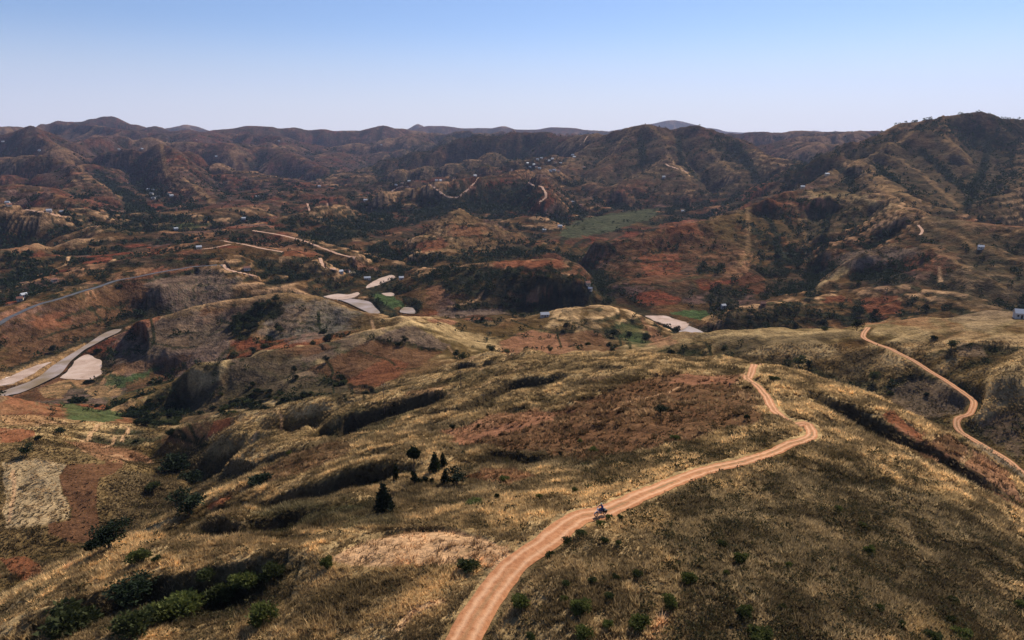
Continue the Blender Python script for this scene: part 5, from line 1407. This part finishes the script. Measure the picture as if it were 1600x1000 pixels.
def figure(J, name, label, loc, rot, jacket, trousers, helmet, cat='person'):
    """J: joint positions"""
    root = link(name, None, loc=loc, label=label, cat=cat); root.rotation_euler = (0, 0, rot)
    pts = {'pel': (J['pel'], .115), 'waist': (J['waist'], .105), 'chest': (J['chest'], .125), 'neck': (J['neck'], .052), 'head': (J['head'], .085), 'crownp': (J['top'], .07)}
    ed = [('pel', 'waist'), ('waist', 'chest'), ('chest', 'neck'), ('neck', 'head'), ('head', 'crownp')]
    for s, q in (('l', 1), ('r', -1)):
        for j, r in (('sho', .062), ('elb', .042), ('wri', .028), ('palm', .036), ('hip', .088), ('kne', .058), ('ank', .038), ('toe', .034)):
            x, y, z = J[j + ('_' + s if j + '_' + s in J else '')]; 
            pts[j + s] = ((x, y * (q if j + '_' + s not in J else 1), z), r)
        ed += [('chest', 'sho' + s), ('sho' + s, 'elb' + s), ('elb' + s, 'wri' + s), ('wri' + s, 'palm' + s), ('pel', 'hip' + s), ('hip' + s, 'kne' + s), ('kne' + s, 'ank' + s), ('ank' + s, 'toe' + s)]
        pw = np.array(pts['palm' + s][0]); wr = np.array(pts['wri' + s][0]); dr = (pw - wr) / np.linalg.norm(pw - wr); sd_ = np.cross(dr, [0, 0, 1.0]); sd_ = sd_ / (np.linalg.norm(sd_) + 1e-6)
        if abs(dr[2]) > .8: sd_ = np.array([1.0, 0, 0])
        for f_ in range(4):
            a_ = pw + sd_ * (f_ - 1.5) * .021 + dr * .045; b_ = a_ + dr * (.035 + .006 * (1.5 - abs(f_ - 1.5))) + np.array([0, 0, -.012])
            pts['f%d%s' % (f_, s)] = (tuple(a_), .010); pts['g%d%s' % (f_, s)] = (tuple(b_), .008); ed += [('palm' + s, 'f%d%s' % (f_, s)), ('f%d%s' % (f_, s), 'g%d%s' % (f_, s))]
        t_ = pw - sd_ * .045 * (1 if s == 'l' else 1) + dr * .01; pts['th' + s] = (tuple(t_), .011); ed.append(('palm' + s, 'th' + s))
    body = skin('body', pts, ed, M_SKIN, root)
    g_ = lambda k, e: (pts[k][0], pts[k][1] + e)
    jp = {'chest': g_('chest', .03), 'waist': g_('waist', .028), 'pel': g_('pel', .022), 'neck': ((np.array(pts['chest'][0]) * .35 + np.array(pts['neck'][0]) * .65).tolist(), .075)}
    je = [('chest', 'waist'), ('waist', 'pel'), ('chest', 'neck')]
    for s in 'lr':
        jp['sho' + s] = g_('sho' + s, .022); jp['elb' + s] = g_('elb' + s, .02); jp['wri' + s] = g_('wri' + s, .014); je += [('chest', 'sho' + s), ('sho' + s, 'elb' + s), ('elb' + s, 'wri' + s)]
    skin('jacket' if helmet else 'shirt', jp, je, jacket, root)
    tp = {'pel': g_('pel', .026)}; te = []
    for s in 'lr':
        tp['hip' + s] = g_('hip' + s, .018); tp['kne' + s] = g_('kne' + s, .018); tp['ank' + s] = g_('ank' + s, .018); te += [('pel', 'hip' + s), ('hip' + s, 'kne' + s), ('kne' + s, 'ank' + s)]
    skin('trousers', tp, te, trousers, root)
    hx, hy, hz_ = J['head']
    if helmet:
        h_ = part('helmet', [ell((hx, hy, hz_ + .03), (.155, .135, .15))], M_HELM, root)
        part('visor', [ell((hx + .062, hy, hz_ + .03), (.105, .115, .055))], M_VIS, h_)
    else:
        part('hair', [ell((hx - .015, hy, hz_ + .075), (.105, .09, .085))], M_HAIR, root)
        part('nose', [ell((hx + .10, hy, hz_ + .02), (.018, .014, .024), 5)], M_SKIN, body)
        for q in (-1, 1):
            part('eye', [ell((hx + .088, hy + .032 * q, hz_ + .045), (.012, .014, .01), 5)], M_WHT, body); part('ear', [ell((hx, hy + .088 * q, hz_ + .03), (.026, .014, .034), 5)], M_SKIN, body)
        part('mouth', [ell((hx + .092, hy, hz_ - .03), (.010, .03, .008), 5)], plain_mat('lips', (.10, .035, .03)), body)
    return root
bp_ = hit(938, 807); TP0 = tracks['dirt_track'][0]
ki = int(np.argmin(np.hypot(TP0[:, 0] - bp_[0], TP0[:, 1] - bp_[1])))
dv = TP0[max(ki - 3, 0)] - TP0[ki + 3]; hd = math.atan2(dv[1], dv[0])
bz = float(ground(bp_[0], bp_[1])) + .14
pitch_ = math.atan2(float(ground(*(TP0[ki - 1][:2]))) - float(ground(*(TP0[ki + 1][:2]))), float(np.hypot(*(TP0[ki - 1] - TP0[ki + 1])[:2])))
mc_ = link('motorcycle', None, loc=(bp_[0], bp_[1], bz), label='dark blue and black motorcycle coming down the red dirt track', cat='motorcycle')
mc_.rotation_euler = (0, -pitch_, hd)
def wheel(x):
    w__ = part('wheel', [ring(x, .32, .235, .02, 28, 6)] + [tube([(x, 0, .32), (x + .23 * math.cos(a), 0, .32 + .23 * math.sin(a))], [.006, .006], 4) for a in np.linspace(0, 2 * math.pi, 13)[:-1]] + [ell((x, 0, .32), (.05, .06, .05), 6)], M_STEEL, mc_)
    part('tyre', [ring(x, .32, .285, .05)], M_RUB, w__); return w__
wheel(.70); wheel(-.68)
part('frame', [tube([(.48, 0, .92), (.1, 0, .78), (-.35, 0, .72), (-.62, 0, .78)], [.025] * 4), tube([(.48, 0, .90), (.3, 0, .5), (.1, 0, .3), (-.25, 0, .3)], [.022] * 4), tube([(-.25, 0, .3), (-.68, .09, .32)], [.025, .02]), tube([(-.25, 0, .3), (-.68, -.09, .32)], [.025, .02])], M_BLK, mc_)
part('engine', [boxm(-.2, .22, -.15, .15, .26, .46, .9, .8), boxm(-.02, .2, -.1, .1, .46, .66, .9, .9), tube([(0, -.17, .36), (0, .17, .36)], [.1, .1], 12)], M_STEEL, mc_, sub=1)
part('fork', [tube([(.70, .085, .32), (.47, .085, 1.0)], [.026, .022]), tube([(.70, -.085, .32), (.47, -.085, 1.0)], [.026, .022])], M_STEEL, mc_)
part('fuel_tank', [ell((.18, 0, .84), (.29, .15, .14))], M_BLUE, mc_)
part('seat', [ell((-.25, 0, .83), (.32, .14, .07)), ell((-.55, 0, .87), (.2, .12, .06))], M_BLK, mc_)
part('side_cover', [boxm(-.45, -.05, -.14, .14, .5, .78, .9, .8)], M_BLUE, mc_, sub=1)
for x_, r0 in ((.70, .38), (-.68, .40)):
    part('mudguard', [tube([(x_ + r0 * math.cos(a), 0, .32 + r0 * math.sin(a)) for a in np.linspace(.35, 2.5, 9)], [.055] * 9, 6)], M_WHT if x_ > 0 else M_BLK, mc_)
hb_ = part('handlebar', [tube([(.40, .38, 1.07), (.47, .2, 1.1), (.46, 0, 1.02), (.47, -.2, 1.1), (.40, -.38, 1.07)], [.015] * 5)], M_BLK, mc_)
for q in (-1, 1):
    part('mirror', [tube([(.43, .3 * q, 1.08), (.42, .36 * q, 1.25)], [.006, .006], 4), ell((.42, .38 * q, 1.28), (.015, .06, .04), 6)], M_BLK, hb_)
    part('pannier', [boxm(-.82, -.38, .16 if q > 0 else -.34, .34 if q > 0 else -.16, .45, .8, .95, .95)], M_BLK, mc_, False)
    part('footrest', [tube([(.02, .1 * q, .32), (.02, .3 * q, .31)], [.014, .014])], M_STEEL, mc_)
part('headlight', [ell((.60, 0, .97), (.09, .1, .1))], M_LAMP, mc_); part('front_cowl', [ell((.53, 0, 1.0), (.1, .14, .17))], M_WHT, mc_)
part('exhaust', [tube([(.2, -.12, .45), (.25, -.15, .28), (-.1, -.17, .25), (-.75, -.19, .42)], [.022, .022, .03, .05], 8)], M_STEEL, mc_)
Jr = dict(pel=(-.24, 0, .97), waist=(-.2, 0, 1.13), chest=(-.1, 0, 1.33), neck=(-.02, 0, 1.52), head=(.02, 0, 1.63), top=(.02, 0, 1.73), sho=(-.08, .19, 1.43), elb=(.12, .33, 1.2), wri=(.33, .33, 1.1), palm=(.39, .32, 1.09), hip=(-.18, .12, .93), kne=(.2, .24, .84), ank=(.0, .2, .40), toe=(.14, .2, .35))
rd_ = figure(Jr, 'person', 'rider in a navy blue jacket and pale helmet seated on the motorcycle', (bp_[0], bp_[1], bz), hd, M_JKT, M_TRS, True)
rd_.rotation_euler = (0, -pitch_, hd)
pp = hit(1140, 605)
Js = dict(pel=(0, 0, .90), waist=(0, 0, 1.05), chest=(.01, 0, 1.26), neck=(0, 0, 1.43), head=(.02, 0, 1.53), top=(.02, 0, 1.62), sho=(0, .17, 1.34), elb=(.03, .26, 1.08), wri=(.12, .25, .86), palm=(.14, .25, .79), hip=(0, .1, .86), kne=(.04, .12, .48), ank=(-.02, .14, .09), toe=(.13, .15, .035), kne_l=(.14, .12, .5), ank_l=(.2, .14, .09), toe_l=(.34, .15, .035), ank_r=(-.22, -.14, .10), toe_r=(-.1, -.15, .035))
figure(Js, 'person', 'person in dark clothes walking on the ploughed slope left of the track', (pp[0], pp[1], pp[2] - .01), math.radians(200), M_SHIRT, M_TRS, False)
pp = hit(1124, 595.5)
Jk = {k: (v[0] * .62, v[1] * .62, v[2] * .62) for k, v in Js.items()}
ch = figure(Js, 'person', 'small dark figure up the slope behind the walking person', (pp[0], pp[1], pp[2] - .01), math.radians(160), M_SHIRT, M_TRS, False); ch.scale = (.62, .62, .62)

# wooden poles
M_POLE = plain_mat('weathered_timber', (.10, .07, .05), .95)
def pole(x, y, ypx, label):
    p = hit(x, y); 
    if not p: return
    h = size_at(p, y - ypx) * .98
    r = link('utility_pole', None, loc=(p[0], p[1], p[2] - .3), label=label, cat='pole', group='wooden poles on the spurs left of centre')
    part('post', [tube([(0, 0, 0), (.02, 0, h * .5), (0, 0, h)], [.15, .13, .10], 8)], M_POLE, r)
    a_ = part('crossarm', [boxm(-.8, .8, -.05, .05, h - .75, h - .63)], M_POLE, r, False)
    for q in (-.65, 0, .65): part('insulator', [tube([(q, 0, h - .63), (q, 0, h - .45)], [.05, .035], 6)], M_WHT, a_)
pole(601, 646, 594, 'tall wooden pole standing on the spur, left one of the two')
pole(720, 606, 575, 'shorter wooden pole further up the spur, right one of the two')
pole(755, 632, 612, 'short dark post at the foot of the eroded spurs')

# houses
M_WALLS = [plain_mat('whitewashed_wall', (.48, .43, .37), .9), plain_mat('earth_wall', (.34, .17, .10), .95), plain_mat('cream_wall', (.50, .40, .28), .9)]
M_ROOFS = [plain_mat('pale_tin_roof', (.42, .42, .43), .6, .0, .4), plain_mat('brown_tiled_roof', (.24, .10, .06), .9), plain_mat('thatch_roof', (.26, .19, .11), .95)]
M_DOOR = plain_mat('dark_timber_door', (.06, .035, .02), .8); M_GLS = plain_mat('dark_window', (.02, .025, .03), .15)
def house_parts(L_, W_, H_, wall, roof):
    hl, hw = L_ / 2, W_ / 2; rz = H_ + W_ * .36
    V = [(-hl, -hw, -1.2), (hl, -hw, -1.2), (hl, hw, -1.2), (-hl, hw, -1.2), (-hl, -hw, H_), (hl, -hw, H_), (hl, hw, H_), (-hl, hw, H_), (-hl, 0, rz), (hl, 0, rz)]
    walls = (V, [(0, 1, 5, 4), (2, 3, 7, 6), (1, 2, 6, 9, 5), (3, 0, 4, 8, 7)])
    e = .45; k = W_ * .36 / hw
    def slab(s):
        y0, z0 = s * (hw + e), H_ - k * e + .06; y1, z1 = 0, rz + .06
        return ([(-hl - e, y0, z0), (hl + e, y0, z0), (hl + e, y1, z1), (-hl - e, y1, z1), (-hl - e, y0, z0 + .1), (hl + e, y0, z0 + .1), (hl + e, y1, z1 + .1), (-hl - e, y1, z1 + .1)], [(3, 2, 1, 0), (4, 5, 6, 7), (0, 1, 5, 4), (1, 2, 6, 5), (2, 3, 7, 6), (3, 0, 4, 7)])
    return walls, [slab(-1), slab(1)]
HP = {}
def house(x, y, L_, W_, H_, wi, ri, label, group=None, rot=None):
    p = hit(x, y)
    if not p: return
    key = (L_, W_, H_, wi, ri)
    if key not in HP:
        wl, rf = house_parts(L_, W_, H_, wi, ri)
        f_ = -W_ / 2
        HP[key] = [('wall', py_mesh('wall', *wl, M_WALLS[wi], False)), ('roof', py_mesh('roof', *join(rf), M_ROOFS[ri], False)), ('door', py_mesh('door', *boxm(-.5, .5, f_ - .05, f_ + .05, -.1, 2.0), M_DOOR, False))] + \
                  [('window', py_mesh('window', *boxm(q - .45, q + .45, f_ - .05, f_ + .05, .9, 1.9), M_GLS, False)) for q in (-L_ * .3, L_ * .3)]
    D = math.hypot(p[0], p[1])
    r = link('house', None, loc=(p[0], p[1], p[2] + .3), label=label, cat='house', group=group)
    r.rotation_euler = (0, 0, (rot if rot is not None else ((x * 7 + y * 13) % 100) / 100 * 1.4 - .7) - math.atan2(p[0], p[1]))
    for n_, m_ in HP[key]: link(n_, m_, r)
HS = [
 (1594,497,6,5,3,0,0,'white house with pale roof behind the crest at the right edge',None,.3),
 (851,495,8,5,2.6,0,0,'low white-roofed hut at the foot of the wooded knoll',None,.2),
 (918,446,6,5,3.5,2,1,'cream house on the track right of the wooded knoll',None,.5),
 (922,454,5,4,2.8,0,0,'small white house just below the cream one',None,-.3),
 (574,437,9,5,2.8,0,0,'long white-roofed building left of the river sandbar',None,.1),
 (532,427,7,5,3,0,0,'small white house, leftmost below the lit track end','houses',.4),
 (543,426,7,5,3,0,1,'brown-roofed white house in the middle below the lit track end','houses',-.4),
 (551,430,7,5,3,1,2,'mud-walled hut, rightmost below the lit track end','houses',.1),
 (627,437,6,5,3,0,0,'small white house among trees behind the green field',None,.2),
 (386,422,8,5,3,0,1,'house beside the dirt road past the end of the paved road',None,.1),
 (38,464,7,5,3,0,0,'pale house among the trees below the paved road at left',None,.5),
 (32,470,6,5,3,2,1,'brown-roofed house among the trees at the left edge',None,-.2),
 (85,440,6,4,2.8,2,1,'small brown-roofed house on the slope above the paved road',None,.3),
 (380,343,10,6,3,0,0,'white house on the ridge where two dirt roads meet',None,.2),
 (311,389,7,5,3,2,0,'pale-roofed house by the upper dirt road at left',None,.1),
 (275,359,8,5,3,0,0,'white house at the edge of the far-left green valley',None,.3),
 (571,314,10,6,3,0,0,'white-roofed house on the mound with the red scar',None,.2),
 (550,308,9,6,3,1,1,'red-brown house beside the red scar on the mound',None,-.2),
 (499,292,9,6,3,0,0,'white speck of a house at the edge of the dark woods',None,.1),
 (402,309,10,6,3.5,0,0,'long white building on the left hillside',None,.1),
 (1130,482,5,4,4,0,0,'narrow white building below the brown hill, by the river green',None,.5),
 (1192,478,5,4,3,1,1,'mud hut on the low spur right of the river green',None,.3),
 (1532,389,6,5,2.6,0,0,'tiny pale-roofed hut on the right-hand ridge',None,.2),
 (1254,294,7,5,3,2,0,'lone hut on the long lit ridge of the big right-hand mountain',None,.2),
 (1292,274,8,5,3,2,0,'hut near the top of the lit ridge of the big right-hand mountain',None,.4),
 (1037,278,9,6,4,0,0,'lone white house at the foot of the pointed central mountain',None,.2),
 (1067,331,8,5,3,0,0,'white house at the right end of the green valley floor',None,.2),
 (875,355,9,6,3,0,0,'white house at the left end of the green valley floor',None,.2), (850,361,8,5,3,2,0,'pale house left of the one at the green valley floor',None,.4),
 (907,322,8,5,3,1,1,'brown house on the red slope above the green valley floor',None,.4), (895,317,8,5,3,0,0,'white house on the red slope above the green valley floor',None,.1),
]
for h_ in HS: house(*h_)
def cluster(lst, label, group, L_=9, D_=6):
    for k, (x, y) in enumerate(lst): house(x, y, L_, D_, 3, (0, 0, 2)[k % 3], (0, 0, 1)[k % 3], ('brown-roofed' if k % 3 == 2 else 'white') + ' ' + label, group + (' (brown roofs)' if k % 3 == 2 else ''))
cluster([(828,262),(834,258),(838,262),(824,256),(843,264)], 'house in the village at the top of the winding dirt road', 'houses of the hilltop village', 9, 6)
cluster([(840,250),(846,248),(852,250),(858,252),(863,249),(868,255),(876,256)], 'house in the row along the village street behind the hilltop', 'houses along the village street', 9, 6)
cluster([(860,268),(866,267),(872,268)], 'house on the bare spur right of the hilltop village', 'houses on the bare spur', 10, 7)
cluster([(895,243),(897,246),(912,262)], 'house on the slope above the village', 'houses above the village', 10, 7)
cluster([(639,284),(619,290),(628,287),(682,283),(688,283),(710,280),(742,276)], 'house strung along the ridge road in the centre', 'houses along the ridge road', 9, 6)
cluster([(232,297),(240,298),(247,298),(240,311),(247,309),(265,303),(268,307),(237,304)], 'house in the hamlet on the left-hand hills', 'houses of the left hamlet', 10, 7)
cluster([(77,331),(12,318),(14,322),(98,333)], 'house along the pale road at far left', 'houses along the far left road', 9, 6)
cluster([(186,234),(222,233),(201,287),(62,236),(5,222),(307,219),(338,245),(436,221),(601,208),(596,227)], 'house, a mere speck on the far left hills', 'far-off houses', 11, 7)
print("objects", round(time.time() - T_START, 1))
# ------------------------------------------------------------------ haze
hz = bpy.data.materials.new('thin_blue_haze'); hz.use_nodes = True
ht = hz.node_tree; ht.nodes.remove(ht.nodes['Principled BSDF'])
pv = ht.nodes.new('ShaderNodeVolumePrincipled'); pv.inputs['Color'].default_value = (.58, .68, 1.0, 1); pv.inputs['Density'].default_value = 2.9e-5; pv.inputs['Anisotropy'].default_value = .2
ht.links.new(pv.outputs[0], ht.nodes['Material Output'].inputs['Volume'])
zb, zt = float(Z.min()) - 3, max(float(Z.max()), CAM_Z) + 12
xs, y0_, y1_ = 16500, -300, 18500
V = [(sx * xs, yy, zz) for zz in (zb, zt) for (sx, yy) in ((-1, y0_), (1, y0_), (1, y1_), (-1, y1_))]
Fq = [(3, 2, 1, 0), (4, 5, 6, 7), (0, 1, 5, 4), (1, 2, 6, 5), (2, 3, 7, 6), (3, 0, 4, 7)]
link('haze', py_mesh('haze', V, Fq, hz, False), kind='stuff')
print("done", round(time.time() - T_START, 1))
